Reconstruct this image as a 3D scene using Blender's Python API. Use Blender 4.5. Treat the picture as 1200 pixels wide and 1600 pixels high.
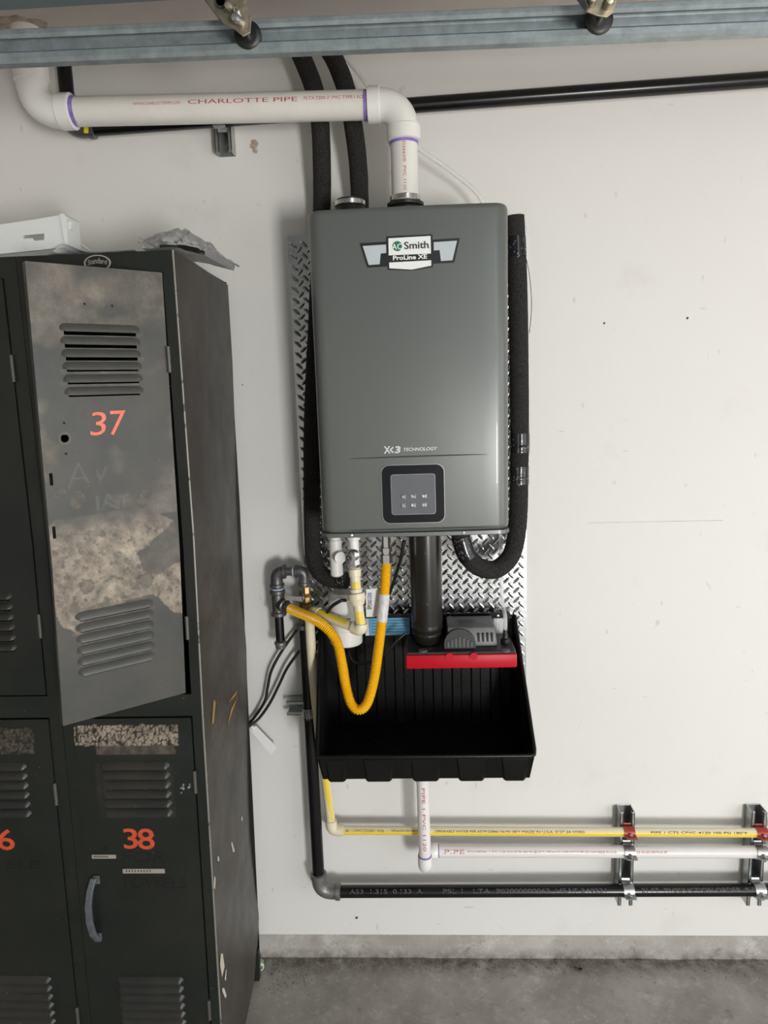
import bpy, bmesh, math, random
from mathutils import Vector, Matrix, noise
random.seed(7)
S = bpy.context.scene
COL = S.collection
for o in list(bpy.data.objects): bpy.data.objects.remove(o)

# ------------------------------------------------------------------ camera
CP = Vector((0.0, -1.85, 1.6766))
PITCH, YAW, ROLL, FPX = 9.70, 2.69, 1.87, 1100.0
def cam_axes():
    p, y, r = (math.radians(a) for a in (PITCH, YAW, ROLL))
    f = Vector((-math.sin(y)*math.cos(p), math.cos(y)*math.cos(p), -math.sin(p)))
    r0 = Vector((math.cos(y), math.sin(y), 0)); u0 = r0.cross(f)
    return math.cos(r)*r0 - math.sin(r)*u0, math.cos(r)*u0 + math.sin(r)*r0, f
CR, CU, CF = cam_axes()
cd = bpy.data.cameras.new('camera'); cam = bpy.data.objects.new('camera', cd); COL.objects.link(cam)
cd.sensor_fit = 'VERTICAL'; cd.sensor_height = 36.0; cd.lens = 36.0*FPX/1600.0
cd.clip_start = 0.02
M = Matrix((CR, CU, -CF)).transposed().to_4x4(); M.translation = CP
cam.matrix_world = M
S.camera = cam

# ------------------------------------------------------------------ world, daylight, exposure
w = bpy.data.worlds.new('sky'); S.world = w; w.use_nodes = True
bg = w.node_tree.nodes['Background']; bg.inputs[0].default_value = (0.93, 0.97, 1.0, 1); bg.inputs[1].default_value = 1.15
sun = bpy.data.lights.new('sun', 'SUN'); sun.energy = 7.5; sun.angle = math.radians(1.5); sun.color = (1.0, .95, .88)
so = bpy.data.objects.new('sun', sun); COL.objects.link(so); so.location = (6, -6, 8)
so.rotation_euler = Vector((0.35, -0.25, -0.9)).to_track_quat('-Z', 'Y').to_euler()
X_OPEN = 2.60                      # plane of the open garage doorway, right of the picture
pl = bpy.data.lights.new('doorway_portal', 'AREA'); pl.shape = 'RECTANGLE'; pl.size = 3.9; pl.size_y = 2.15
pl.cycles.is_portal = True
po = bpy.data.objects.new('doorway_portal', pl); COL.objects.link(po); po.location = (X_OPEN+.02, -2.64, 1.075)
po.rotation_euler = Vector((-1, 0, 0)).to_track_quat('-Z', 'Y').to_euler()
dl = bpy.data.lights.new('doorway_daylight', 'AREA'); dl.shape = 'RECTANGLE'; dl.size = .55; dl.size_y = 1.0   # sunlit ground seen through the doorway behind the camera
dl.energy = 56.0; dl.color = (1.0, .99, .97)
do = bpy.data.objects.new('doorway_daylight', dl); COL.objects.link(do); do.location = (1.80, -4.95, .75)
do.rotation_euler = Vector((-.35, 1, .10)).to_track_quat('-Z', 'Y').to_euler()
vs = S.view_settings; vs.view_transform = 'Standard'; vs.look = 'None'; vs.gamma = 1.0; vs.use_curve_mapping = False
vs.exposure = 1.13

# ------------------------------------------------------------------ helpers: picture point -> point on the plane y = Y
def ray(x, y): return CF*FPX + CR*(x-600) - CU*(y-800)
def A(x, y, Y):
    d = ray(x, y); return CP + d*((Y-CP.y)/d.y)
def AZ(x, y, Z):
    d = ray(x, y); return CP + d*((Z-CP.z)/d.z)
def AXY(pts, Y): return [A(x, y, Y) for x, y in pts]
def V(*a): return Vector(a)
def lerp(a, b, t): return a+(b-a)*t
def interp(tab, z):
    if z <= tab[0][0]: return tab[0][1]
    for (a, va), (b, vb) in zip(tab, tab[1:]):
        if z <= b: return va+(vb-va)*(z-a)/(b-a)
    return tab[-1][1]

# ------------------------------------------------------------------ materials
MATS = {}
def mat(name, col, rough=.5, metal=0.0, var=0.0, vscale=8.0, col2=None, bump=0.0, bscale=60.0, spec=.5, thr=None, coat=0.0, stretch=None, trans=0.0, alpha=1.0):
    if name in MATS: return MATS[name]
    m = bpy.data.materials.new(name); m.use_nodes = True; nt = m.node_tree; N = nt.nodes; L = nt.links
    b = N['Principled BSDF']; b.inputs['Roughness'].default_value = rough; b.inputs['Metallic'].default_value = metal
    b.inputs['Specular IOR Level'].default_value = spec; b.inputs['Coat Weight'].default_value = coat
    b.inputs['Transmission Weight'].default_value = trans; b.inputs['Alpha'].default_value = alpha
    b.inputs['Base Color'].default_value = (*col, 1)
    g = N.new('ShaderNodeNewGeometry'); vec = g.outputs['Position']
    if stretch:
        mp = N.new('ShaderNodeMapping'); mp.inputs['Scale'].default_value = stretch; L.new(vec, mp.inputs[0]); vec = mp.outputs[0]
    if var or col2:
        n = N.new('ShaderNodeTexNoise'); n.inputs['Scale'].default_value = vscale; n.inputs['Detail'].default_value = 6; n.inputs['Roughness'].default_value = .65
        L.new(vec, n.inputs['Vector'])
        rp = N.new('ShaderNodeValToRGB'); L.new(n.outputs['Fac'], rp.inputs[0])
        c2 = col2 if col2 else tuple(c*(1-var) for c in col)
        t = thr if thr else (.35, .65)
        rp.color_ramp.elements[0].position = t[0]; rp.color_ramp.elements[1].position = t[1]
        rp.color_ramp.elements[0].color = (*c2, 1); rp.color_ramp.elements[1].color = (*col, 1)
        L.new(rp.outputs[0], b.inputs['Base Color'])
    if bump:
        n2 = N.new('ShaderNodeTexNoise'); n2.inputs['Scale'].default_value = bscale; n2.inputs['Detail'].default_value = 4
        L.new(vec, n2.inputs['Vector'])
        bp = N.new('ShaderNodeBump'); bp.inputs['Strength'].default_value = bump; bp.inputs['Distance'].default_value = .002
        L.new(n2.outputs['Fac'], bp.inputs['Height']); L.new(bp.outputs[0], b.inputs['Normal'])
    MATS[name] = m; return m

def nodes_of(m): return m.node_tree.nodes, m.node_tree.links, m.node_tree.nodes['Principled BSDF']
def mixc(N, L, fac, a, b):
    x = N.new('ShaderNodeMix'); x.data_type = 'RGBA'; x.clamp_factor = True
    if hasattr(fac, 'links'): L.new(fac, x.inputs['Factor'])
    else: x.inputs['Factor'].default_value = fac
    for s, k in ((a, 6), (b, 7)):
        if hasattr(s, 'links'): L.new(s, x.inputs[k])
        else: x.inputs[k].default_value = (*s, 1)
    return x.outputs[2]
def noisef(N, L, vec, scale, lo, hi, detail=5, rough=.6, scl=None):
    if scl:
        mp = N.new('ShaderNodeMapping'); mp.inputs['Scale'].default_value = scl; L.new(vec, mp.inputs[0]); vec = mp.outputs[0]
    n = N.new('ShaderNodeTexNoise'); n.inputs['Scale'].default_value = scale; n.inputs['Detail'].default_value = detail; n.inputs['Roughness'].default_value = rough
    L.new(vec, n.inputs['Vector'])
    r = N.new('ShaderNodeMapRange'); r.inputs[1].default_value = lo; r.inputs[2].default_value = hi; r.clamp = True
    L.new(n.outputs['Fac'], r.inputs[0]); return r.outputs[0]
def mul(N, L, a, b):
    x = N.new('ShaderNodeMath'); x.operation = 'MULTIPLY'
    for s, k in ((a, 0), (b, 1)):
        if hasattr(s, 'links'): L.new(s, x.inputs[k])
        else: x.inputs[k].default_value = s
    return x.outputs[0]

def wall_material():
    m = mat('painted_drywall', (.74, .725, .695), .62, bump=.10, bscale=220)
    N, L, b = nodes_of(m); g = N.new('ShaderNodeNewGeometry'); P = g.outputs['Position']
    c = mixc(N, L, mul(N, L, noisef(N, L, P, 1.6, .45, .75), .35), (.745, .735, .71), (.70, .68, .635))
    c = mixc(N, L, mul(N, L, noisef(N, L, P, 4.5, .60, .78), .45), c, (.60, .575, .53))      # hand smudges
    c = mixc(N, L, mul(N, L, noisef(N, L, P, 38, .70, .74, 2, .5, (1, 1, .4)), .45), c, (.48, .45, .41))  # small scuffs
    c = mixc(N, L, mul(N, L, noisef(N, L, P, 24, .73, .75, 2, .5, (.5, 1, 3)), .4), c, (.45, .43, .40))
    L.new(c, b.inputs['Base Color']); return m
def concrete_material(name, base, dark, light):
    m = mat(name, base, .85, bump=.55, bscale=160)
    N, L, b = nodes_of(m); g = N.new('ShaderNodeNewGeometry'); P = g.outputs['Position']
    c = mixc(N, L, noisef(N, L, P, 5, .38, .66), dark, base)
    c = mixc(N, L, mul(N, L, noisef(N, L, P, 9, .56, .68, 8, .7), .9), c, light)
    c = mixc(N, L, mul(N, L, noisef(N, L, P, 34, .52, .70, 8, .75), .5), c, light)
    c = mixc(N, L, mul(N, L, noisef(N, L, P, 22, .56, .72, 8, .7), .6), c, tuple(x*.8 for x in dark))
    c = mixc(N, L, mul(N, L, noisef(N, L, P, 14, .66, .72, 3), .6), c, tuple(x*.55 for x in dark))
    c = mixc(N, L, mul(N, L, noisef(N, L, P, 260, .60, .72, 2), .5), c, tuple(x*.6 for x in dark))
    L.new(c, b.inputs['Base Color']); return m
def locker_material(name, base, second, attr=True):
    """old dark green enamel; vertex masks: r = bare rubbed steel, g = brown glue / grime, also shade painted above louvres, b = pale chalk, a unused"""
    m = mat(name, base, .42, 0.0, bump=.15, bscale=90)
    N, L, b = nodes_of(m); g = N.new('ShaderNodeNewGeometry'); P = g.outputs['Position']
    c = mixc(N, L, noisef(N, L, P, 7, .40, .68), base, second)
    c = mixc(N, L, mul(N, L, noisef(N, L, P, 120, .76, .80, 2), .8), c, (.36, .34, .30))
    rough = noisef(N, L, P, 12, .2, .9)
    rr = N.new('ShaderNodeMapRange'); rr.inputs[3].default_value = .34; rr.inputs[4].default_value = .58; L.new(rough, rr.inputs[0]); L.new(rr.outputs[0], b.inputs['Roughness'])
    if attr:
        at = N.new('ShaderNodeAttribute'); at.attribute_name = 'wear_shade'
        sp = N.new('ShaderNodeSeparateColor'); L.new(at.outputs['Color'], sp.inputs[0])
        bare = mixc(N, L, noisef(N, L, P, 26, .35, .68, 8, .75), (.12, .095, .07), (.46, .385, .30))
        bare = mixc(N, L, noisef(N, L, P, 75, .66, .74, 6, .7), bare, (.07, .060, .050))
        bare = mixc(N, L, noisef(N, L, P, 60, .66, .72, 6, .7, (1, 1, .15)), bare, (.52, .48, .43))
        c = mixc(N, L, sp.outputs[0], c, bare)
        glue_shade = mixc(N, L, noisef(N, L, P, 60, .4, .6, 6), (.050, .042, .034), (.115, .095, .075))
        c = mixc(N, L, sp.outputs[1], c, glue_shade)
        c = mixc(N, L, sp.outputs[2], c, (.36, .38, .37))
    L.new(c, b.inputs['Base Color']); return m

M_WALL = wall_material()
M_CEIL = mat('ceiling_paint', (.66, .60, .56), .8, var=.12, vscale=3)
M_FLOOR = concrete_material('floor_concrete', (.43, .405, .365), (.29, .27, .24), (.57, .545, .50))
M_CURB = concrete_material('curb_concrete', (.46, .44, .405), (.33, .31, .28), (.56, .545, .51))
def add_dirt(m, axis, lo, hi, col):
    N, L, b = nodes_of(m); src = b.inputs['Base Color'].links[0].from_socket
    g = N.new('ShaderNodeNewGeometry'); sp = N.new('ShaderNodeSeparateXYZ'); L.new(g.outputs['Position'], sp.inputs[0])
    r = N.new('ShaderNodeMapRange'); r.inputs[1].default_value = lo; r.inputs[2].default_value = hi; r.clamp = True; L.new(sp.outputs[axis], r.inputs[0])
    c = mixc(N, L, mul(N, L, mul(N, L, r.outputs[0], noisef(N, L, g.outputs['Position'], 30, .34, .62, 7, .7)), .9), src, col)
    L.new(c, b.inputs['Base Color'])
add_dirt(M_FLOOR, 1, -.075, -.005, (.10, .082, .066)); add_dirt(M_CURB, 2, .034, .0, (.12, .10, .08))
M_DRIVE = mat('driveway_concrete', (.5, .48, .45), .9, var=.15, vscale=2)
M_ZINC = mat('galvanized_steel', (.44, .50, .525), .46, .65, var=.30, vscale=35, bump=.04, bscale=80)
M_STRUT = mat('zinc_strut', (.52, .54, .54), .33, .9, var=.25, vscale=40)
M_BRACKET = mat('yellow_zinc_bracket', (.52, .46, .34), .38, .8, col2=(.26, .22, .16), vscale=40)
M_BLACKPIPE = mat('black_gas_pipe', (.007, .007, .008), .25, 0.0, var=.4, vscale=30, spec=.45)
M_IRON = mat('malleable_iron', (.15, .15, .15), .38, .6, var=.35, vscale=40, bump=.2, bscale=200)
M_IRON2 = mat('grey_iron_elbow', (.24, .235, .225), .42, .55, var=.3, vscale=40, bump=.2, bscale=200)
M_PVC = mat('white_pvc', (.80, .78, .73), .33, var=.07, vscale=14)
M_PVCFIT = mat('white_pvc_fitting', (.82, .815, .78), .28)
M_PVC2 = mat('drain_pvc', (.78, .76, .75), .35)
M_PURPLE = mat('purple_primer', (.20, .12, .46), .45, col2=(.32, .24, .55), vscale=60)
M_CPVC = mat('cream_cpvc', (.76, .69, .50), .36)
M_CSTRIPE = mat('cpvc_yellow_stripe', (.86, .62, .05), .4)
M_FOAM = mat('black_foam', (.044, .041, .039), .95, col2=(.013, .012, .012), vscale=420, thr=(.42, .58), bump=.9, bscale=420, spec=.2)
M_TAPE = mat('black_tape', (.008, .008, .010), .18)
M_TAPEPRINT = mat('tape_print', (.45, .47, .50), .4)
M_COVER = mat('grey_heater_enamel', (.136, .146, .140), .34, .2, coat=.15)
M_CREASESHADE = mat('heater_crease_shade', (.052, .057, .055), .5)  # darker copy of the cover enamel, holds the shade of the creases
M_BODY = mat('heater_body', (.05, .052, .05), .5)
M_WHITE = mat('badge_white', (.85, .86, .85), .35)
M_SILV = mat('badge_silver', (.52, .56, .60), .35)
M_BLACK = mat('badge_black', (.012, .014, .014), .35)
M_GREEN = mat('badge_green', (.01, .17, .10), .4)
M_PRINT = mat('silver_print', (.62, .65, .66), .35)
M_BEZEL = mat('bezel_black', (.005, .006, .010), .22, spec=.35)
M_SCREEN = mat('screen_panel', (.16, .17, .19), .12, .3, coat=.6)
M_CHROME = mat('chrome', (.74, .74, .72), .12, 1.0)
M_BUTTON = mat('button_silver', (.55, .57, .58), .22, .8)
M_STEEL = mat('stainless', (.60, .59, .57), .25, .95)
M_BRASS = mat('brass', (.58, .38, .17), .32, .9, var=.3, vscale=60)
M_RUBBER = mat('black_rubber', (.014, .014, .014), .42, var=.4, vscale=20)
M_NEUT = mat('black_plastic_tube', (.007, .007, .0065), .28, col2=(.018, .016, .014), vscale=14)
M_PAN = mat('black_pan_plastic', (.0032, .0034, .0036), .34, col2=(.006, .006, .006), vscale=18, bump=.2, bscale=120, spec=.30)
M_PUMPGREY = mat('pump_grey', (.15, .15, .15), .42, var=.2, vscale=40)
M_PUMPDK = mat('pump_dark', (.022, .022, .023), .4)
M_RED = mat('pump_red', (.50, .005, .018), .4, spec=.25)
M_REDCLAMP = mat('copper_red_clamp', (.36, .045, .03), .4, .2)
M_FLEX = mat('yellow_flex_coating', (.88, .49, .008), .33)
M_LABEL = mat('label_white', (.72, .71, .70), .5, col2=(.50, .49, .50), vscale=190, stretch=(1, 1, .25))
M_PINK = mat('label_pink', (.70, .55, .55), .5)
M_BLUE = mat('label_blue', (.12, .36, .55), .5)
M_INK = mat('ink_black', (.02, .02, .025), .6)
M_BLUEINK = mat('ink_blue', (.05, .08, .35), .6)
M_REDINK = mat('ink_red', (.50, .07, .08), .6)
M_GREYINK = mat('ink_pale', (.10, .10, .10), .6)
M_CANISTER = mat('canister_white', (.80, .79, .76), .4)
M_CORD = mat('black_cord', (.010, .010, .010), .42)
M_PAPER = mat('white_paper', (.82, .82, .83), .7)
M_WPLASTIC = mat('white_plastic', (.70, .72, .71), .4)
M_DOOR = mat('overhead_door_steel', (.22, .26, .275), .42, .5)
M_LOCK = locker_material('locker_green_enamel', (.0085, .0115, .0092), (.014, .016, .013))
M_LOCKDOOR = locker_material('locker_grey_green_door', (.042, .045, .042), (.066, .061, .053))
M_LOCKSIDE = locker_material('locker_side_enamel', (.044, .039, .034), (.060, .055, .048))
M_LOUV = locker_material('louver_enamel', (.066, .067, .062), (.095, .090, .080), False)
M_LOUVDK = locker_material('louver_dark_enamel', (.015, .017, .015), (.030, .026, .021), False)
M_ORANGE = mat('orange_number_paint', (.80, .155, .085), .5, col2=(.83, .22, .15), vscale=60)
M_ORANGE2 = mat('orange_number_paint_dull', (.62, .085, .03), .5, col2=(.48, .07, .03), vscale=60)
M_MARKERHOLE = mat('marker_and_hole_black', (.004, .004, .004), .6)  # marker ink, also the dark painted where holes and slots are
M_HANDLE = mat('locker_handle_metal', (.20, .225, .25), .38, .6, var=.3, vscale=50)
M_TAPELBL = mat('aluminium_label', (.40, .37, .33), .45, .3)
M_HINGE = mat('locker_hinge_steel', (.10, .098, .09), .45, .4)
M_PATCH = mat('broken_plaster', (.34, .24, .17), .9, col2=(.55, .50, .45), vscale=60)
M_GLAZE = mat('flaked_paint', (.58, .52, .40), .7)
M_YELSCR = mat('yellow_scrape', (.42, .24, .05), .7)
M_CAPGREEN = mat('cap_green', (.25, .45, .12), .5)
M_LEAF = mat('dead_leaf', (.10, .065, .04), .8)
M_GRIT = mat('floor_grit', (.16, .12, .09), .9, col2=(.09, .075, .06), vscale=70, thr=(.40, .62))
M_TAGYEL = mat('tag_yellow', (.80, .66, .02), .5)

def plate_material():
    m = mat('diamond_plate_aluminium', (.62, .64, .655), .24, 1.0, var=.18, vscale=16, bump=.12, bscale=130)
    return m
M_PLATE = plate_material()
def plastic_film():
    m = bpy.data.materials.new('clear_film'); m.use_nodes = True; N = m.node_tree.nodes; L = m.node_tree.links
    out = N['Material Output']; N.remove(N['Principled BSDF'])
    t = N.new('ShaderNodeBsdfTransparent'); t.inputs[0].default_value = (.97, .975, .98, 1)
    g = N.new('ShaderNodeBsdfGlossy'); g.inputs['Roughness'].default_value = .10
    d = N.new('ShaderNodeBsdfDiffuse'); d.inputs[0].default_value = (.95, .96, .97, 1)
    u = N.new('ShaderNodeBsdfTranslucent'); u.inputs[0].default_value = (.95, .96, .97, 1)
    du = N.new('ShaderNodeMixShader'); du.inputs[0].default_value = .5; L.new(d.outputs[0], du.inputs[1]); L.new(u.outputs[0], du.inputs[2])
    f = N.new('ShaderNodeFresnel'); f.inputs[0].default_value = 1.18
    a = N.new('ShaderNodeMixShader'); L.new(f.outputs[0], a.inputs[0]); L.new(t.outputs[0], a.inputs[1]); L.new(g.outputs[0], a.inputs[2])
    c = N.new('ShaderNodeMixShader'); c.inputs[0].default_value = .36; L.new(a.outputs[0], c.inputs[1]); L.new(du.outputs[0], c.inputs[2])
    L.new(c.outputs[0], out.inputs['Surface']); return m
M_FILM = plastic_film()

# ------------------------------------------------------------------ mesh builder
class MB:
    def __init__(s): s.v = []; s.f = []
    def add(s, vs, fs):
        k = len(s.v); s.v += [Vector(v) for v in vs]; s.f += [tuple(i+k for i in f) for f in fs]; return s
    def box(s, lo, hi, mp=None):
        (x0, y0, z0), (x1, y1, z1) = lo, hi
        vs = [V(x, y, z) for z in (z0, z1) for y in (y0, y1) for x in (x0, x1)]
        if mp: vs = [mp(*v) for v in vs]
        return s.add(vs, [(0, 2, 3, 1), (4, 5, 7, 6), (0, 1, 5, 4), (2, 6, 7, 3), (0, 4, 6, 2), (1, 3, 7, 5)])
    def prism(s, pts, off):
        n = len(pts); pts = [Vector(p) for p in pts]; off = Vector(off)
        nrm = V(0, 0, 0)
        for i in range(n): nrm += pts[i].cross(pts[(i+1) % n])
        fl = nrm.dot(off) > 0
        vs = pts+[p+off for p in pts]
        a, b = tuple(range(n)), tuple(range(n, 2*n))
        fs = [tuple(reversed(a)) if fl else a, b if fl else tuple(reversed(b))]
        for i in range(n):
            j = (i+1) % n
            fs.append((i, j, n+j, n+i) if fl else (j, i, n+i, n+j))
        return s.add(vs, fs)
    def tube(s, path, r, n=16, caps=True, rf=None):
        path = [Vector(p) for p in path]; m = len(path)
        rr = r if hasattr(r, '__len__') else [r]*m
        tg = []
        for i in range(m):
            t = path[min(i+1, m-1)]-path[max(i-1, 0)]
            tg.append(t.normalized() if t.length > 1e-9 else (tg[-1] if tg else V(0, 0, 1)))
        a = V(0, 0, 1) if abs(tg[0].z) < .9 else V(1, 0, 0)
        u = (a-tg[0]*a.dot(tg[0])).normalized(); vs = []
        for i in range(m):
            u = (u-tg[i]*u.dot(tg[i])).normalized(); w_ = tg[i].cross(u)
            for k in range(n):
                an = 2*math.pi*k/n; vs.append(path[i]+(u*math.cos(an)+w_*math.sin(an))*rr[i])
        fs = []
        for i in range(m-1):
            for k in range(n):
                q = (k+1) % n; fs.append((i*n+k, i*n+q, (i+1)*n+q, (i+1)*n+k))
        if caps: fs += [tuple(reversed(range(n))), tuple(range((m-1)*n, m*n))]
        return s.add(vs, fs)
    def lathe(s, p, d, prof, n=24):
        p = Vector(p); d = Vector(d).normalized()
        return s.tube2([p+d*t for t, _ in prof], d, [r for _, r in prof], n)
    def tube2(s, path, d, rr, n):
        a = V(0, 0, 1) if abs(d.z) < .9 else V(1, 0, 0); u = (a-d*a.dot(d)).normalized(); w_ = d.cross(u); vs = []; m = len(path)
        for i in range(m):
            for k in range(n):
                an = 2*math.pi*k/n; vs.append(path[i]+(u*math.cos(an)+w_*math.sin(an))*max(rr[i], 1e-5))
        fs = []
        for i in range(m-1):
            for k in range(n):
                q = (k+1) % n; fs.append((i*n+k, i*n+q, (i+1)*n+q, (i+1)*n+k))
        fs += [tuple(reversed(range(n))), tuple(range((m-1)*n, m*n))]
        return s.add(vs, fs)
    def grid(s, fn, nu, nv, keep=None):
        k = len(s.v)
        for j in range(nv+1):
            for i in range(nu+1): s.v.append(Vector(fn(i/nu, j/nv)))
        for j in range(nv):
            for i in range(nu):
                if keep and not keep((i+.5)/nu, (j+.5)/nv): continue
                a = k+j*(nu+1)+i; s.f.append((a, a+1, a+nu+2, a+nu+1))
        return s
def smooth_path(pts, n=8):
    pts = [Vector(p) for p in pts]; out = []
    for i in range(len(pts)-1):
        p0 = pts[max(i-1, 0)]; p1 = pts[i]; p2 = pts[i+1]; p3 = pts[min(i+2, len(pts)-1)]
        for k in range(n):
            t = k/n
            out.append(.5*((2*p1)+(p2-p0)*t+(2*p0-5*p1+4*p2-p3)*t*t+(3*p1-p0-3*p2+p3)*t**3))
    return out+[pts[-1]]
def bend_path(a, c, b, r, n=8):
    """straight a -> rounded corner at c -> straight b"""
    a, c, b = Vector(a), Vector(c), Vector(b); d1 = (a-c).normalized(); d2 = (b-c).normalized()
    p = c+d1*r; q = c+d2*r; out = []
    for k in range(n+1):
        t = k/n; out.append(p*(1-t)**2+c*2*t*(1-t)+q*t*t)
    return [a]+out+[b]

def obj(name, mb, m, parent=None, smooth=None, bevel=0.0, kind=None, label=None):
    me = bpy.data.meshes.new(name); me.from_pydata([tuple(v) for v in mb.v], [], mb.f); me.update()
    if m: me.materials.append(m)
    if bevel:
        bm = bmesh.new(); bm.from_mesh(me)
        es = [e for e in bm.edges if len(e.link_faces) == 2 and e.calc_face_angle(0) > .6]
        bmesh.ops.bevel(bm, geom=es, offset=bevel, segments=2, affect='EDGES', profile=.5); bm.to_mesh(me); bm.free()
    if smooth is not None:
        bm = bmesh.new(); bm.from_mesh(me)
        for f in bm.faces: f.smooth = True
        for e in bm.edges: e.smooth = not (len(e.link_faces) == 2 and e.calc_face_angle(0) > math.radians(smooth))
        bm.to_mesh(me); bm.free()
    o = bpy.data.objects.new(name, me); COL.objects.link(o)
    if parent is not None:
        o.parent = parent; o.matrix_parent_inverse = root_inv(parent)
    if kind: o['kind'] = kind
    if label: o['label'] = label
    return o
def root_inv(p):
    # every mesh carries world-space vertices: only a thing's Empty is moved
    return Matrix.Translation(-Vector(p.location)) if p.type == 'EMPTY' else Matrix.Identity(4)
def tag(o, label, cat, group=None):
    o['label'] = label; o['category'] = cat
    if group: o['group'] = group
    return o
def thing(name, label, cat, loc=(0, 0, 0), group=None):
    o = bpy.data.objects.new(name, None); COL.objects.link(o); o.location = loc; o.empty_display_size = .05
    return tag(o, label, cat, group)
def struct(name, mb, m, parent=None):
    o = obj(name, mb, m, parent); o['kind'] = 'structure'; return o

_tc = {}
def text2d(s, shear=0.0, bold=0.0, res=3):
    key = (s, shear, bold)
    if key in _tc: return _tc[key]
    c = bpy.data.curves.new('t', 'FONT'); c.body = s; c.shear = shear; c.offset = bold; c.resolution_u = res; c.fill_mode = 'FRONT'
    o = bpy.data.objects.new('t', c); COL.objects.link(o)
    dg = bpy.context.evaluated_depsgraph_get(); ev = o.evaluated_get(dg); me = ev.to_mesh()
    vs = [(v.co.x, v.co.y) for v in me.vertices]; fs = [tuple(p.vertices) for p in me.polygons]; ev.to_mesh_clear()
    bpy.data.objects.remove(o); bpy.data.curves.remove(c)
    x0 = min(a for a, _ in vs); x1 = max(a for a, _ in vs); y0 = min(b for _, b in vs); y1 = max(b for _, b in vs)
    vs = [((a-x0)/(x1-x0), (b-y0)/(y1-y0)) for a, b in vs]
    _tc[key] = (vs, fs); return vs, fs
def text(name, s, mp, m, parent, shear=0.0, bold=0.0):
    """mp(a, b): text box 0..1 x 0..1 -> point"""
    vs, fs = text2d(s, shear, bold); mb = MB(); mb.add([mp(a, b) for a, b in vs], fs)
    return obj(name, mb, m, parent)
def plane_text(name, s, px0, px1, Y, m, parent, shear=0.0, bold=0.0):
    """lettering on a plane y=Y whose box runs from picture corner px0 (bottom left) to px1 (top right)"""
    p0, p1 = A(*px0, Y), A(*px1, Y)
    return text(name, s, lambda a, b: V(lerp(p0.x, p1.x, a), Y, lerp(p0.z, p1.z, b)), m, parent, shear, bold)
def pipe_text(name, s, p, q, r, m, parent, t0, t1, h, up=0.0, bold=0.0):
    """lettering wrapped on the camera side of the pipe p->q between fractions t0..t1, cap height h, raised by angle up"""
    p, q = Vector(p), Vector(q); ax = (q-p)
    d = ax.normalized(); fr = V(0, -1, 0); fr = (fr-d*fr.dot(d)).normalized(); upv = d.cross(fr)*-1
    if upv.z < 0 or (abs(upv.z) < .3 and upv.x < 0): upv = -upv
    def mp(a, b):
        an = up+(b-.5)*h/r
        return p+ax*lerp(t0, t1, a)+(fr*math.cos(an)+upv*math.sin(an))*(r+.0004)
    return text(name, s, mp, m, parent, 0, bold)
def ring(p, d, r0, r1, t, n=24):
    mb = MB(); mb.lathe(p, d, [(0, r0), (0, r1), (t, r1), (t, r0)], n); return mb

# ================================================================== THE SETTING
ZC = 2.49; ZB = .084; XL, XR, YF = -3.6, X_OPEN, -5.0
mb = MB(); mb.box((XL, 0, ZB), (XR+.15, .12, ZC)); struct('wall_back', mb, M_WALL)
mb = MB()
def curb_fn(u, v):
    x = lerp(XL, XR, u); z = ZB*v
    return V(x, .012+.004*noise.noise(V(x*9, z*20, 1))-.006*(1-v)**3, z-.0005)
mb.grid(curb_fn, 260, 5)
mb.box((XL, .018, 0), (XR, .12, ZB-.0005)); struct('baseboard_back', mb, M_CURB)
mb = MB(); mb.box((XL-.2, YF-.2, -.12), (XR+.3, .12, 0)); struct('floor', mb, M_FLOOR)
mb = MB(); mb.box((XL-.2, YF-.2, ZC), (XR+.3, .12, ZC+.1)); struct('ceiling', mb, M_CEIL)
mb = MB(); mb.box((XL-.12, YF-.1, 0), (XL, .12, ZC)); struct('wall_left', mb, M_WALL)
mb = MB(); mb.box((XL, YF-.12, 0), (1.28, YF, ZC)); mb.box((2.32, YF-.12, 0), (XR+.15, YF, ZC)); mb.box((1.28, YF-.12, 2.1), (2.32, YF, ZC)); struct('wall_front', mb, M_WALL)
mb = MB(); mb.box((XR, -.68, 0), (XR+.15, 0, ZC)); mb.box((XR, YF, 0), (XR+.15, -4.6, ZC)); mb.box((XR, -4.6, 2.16), (XR+.15, -.68, ZC)); struct('wall_right', mb, M_WALL)
mb = MB(); mb.box((XR+.3, -14, -.15), (16, 9, -.02)); mb.box((XL, -14, -.15), (XR+.3, YF-.2, -.02)); o = struct('driveway', mb, M_DRIVE)

# broken plaster where pipes pass through the ceiling, old screw hole in the wall
def ragged(c, r, nrm, n=18, th=.003, seed=0):
    rnd = random.Random(seed); mb = MB(); c = Vector(c)
    pts = []
    for k in range(n):
        a = 2*math.pi*k/n; q = r*(.8+.45*rnd.random())
        pts.append(c+(V(math.cos(a), math.sin(a), 0)*q if abs(nrm.z) > .5 else V(math.cos(a), 0, math.sin(a))*q))
    mb.prism(pts, nrm*th); return mb

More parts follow.
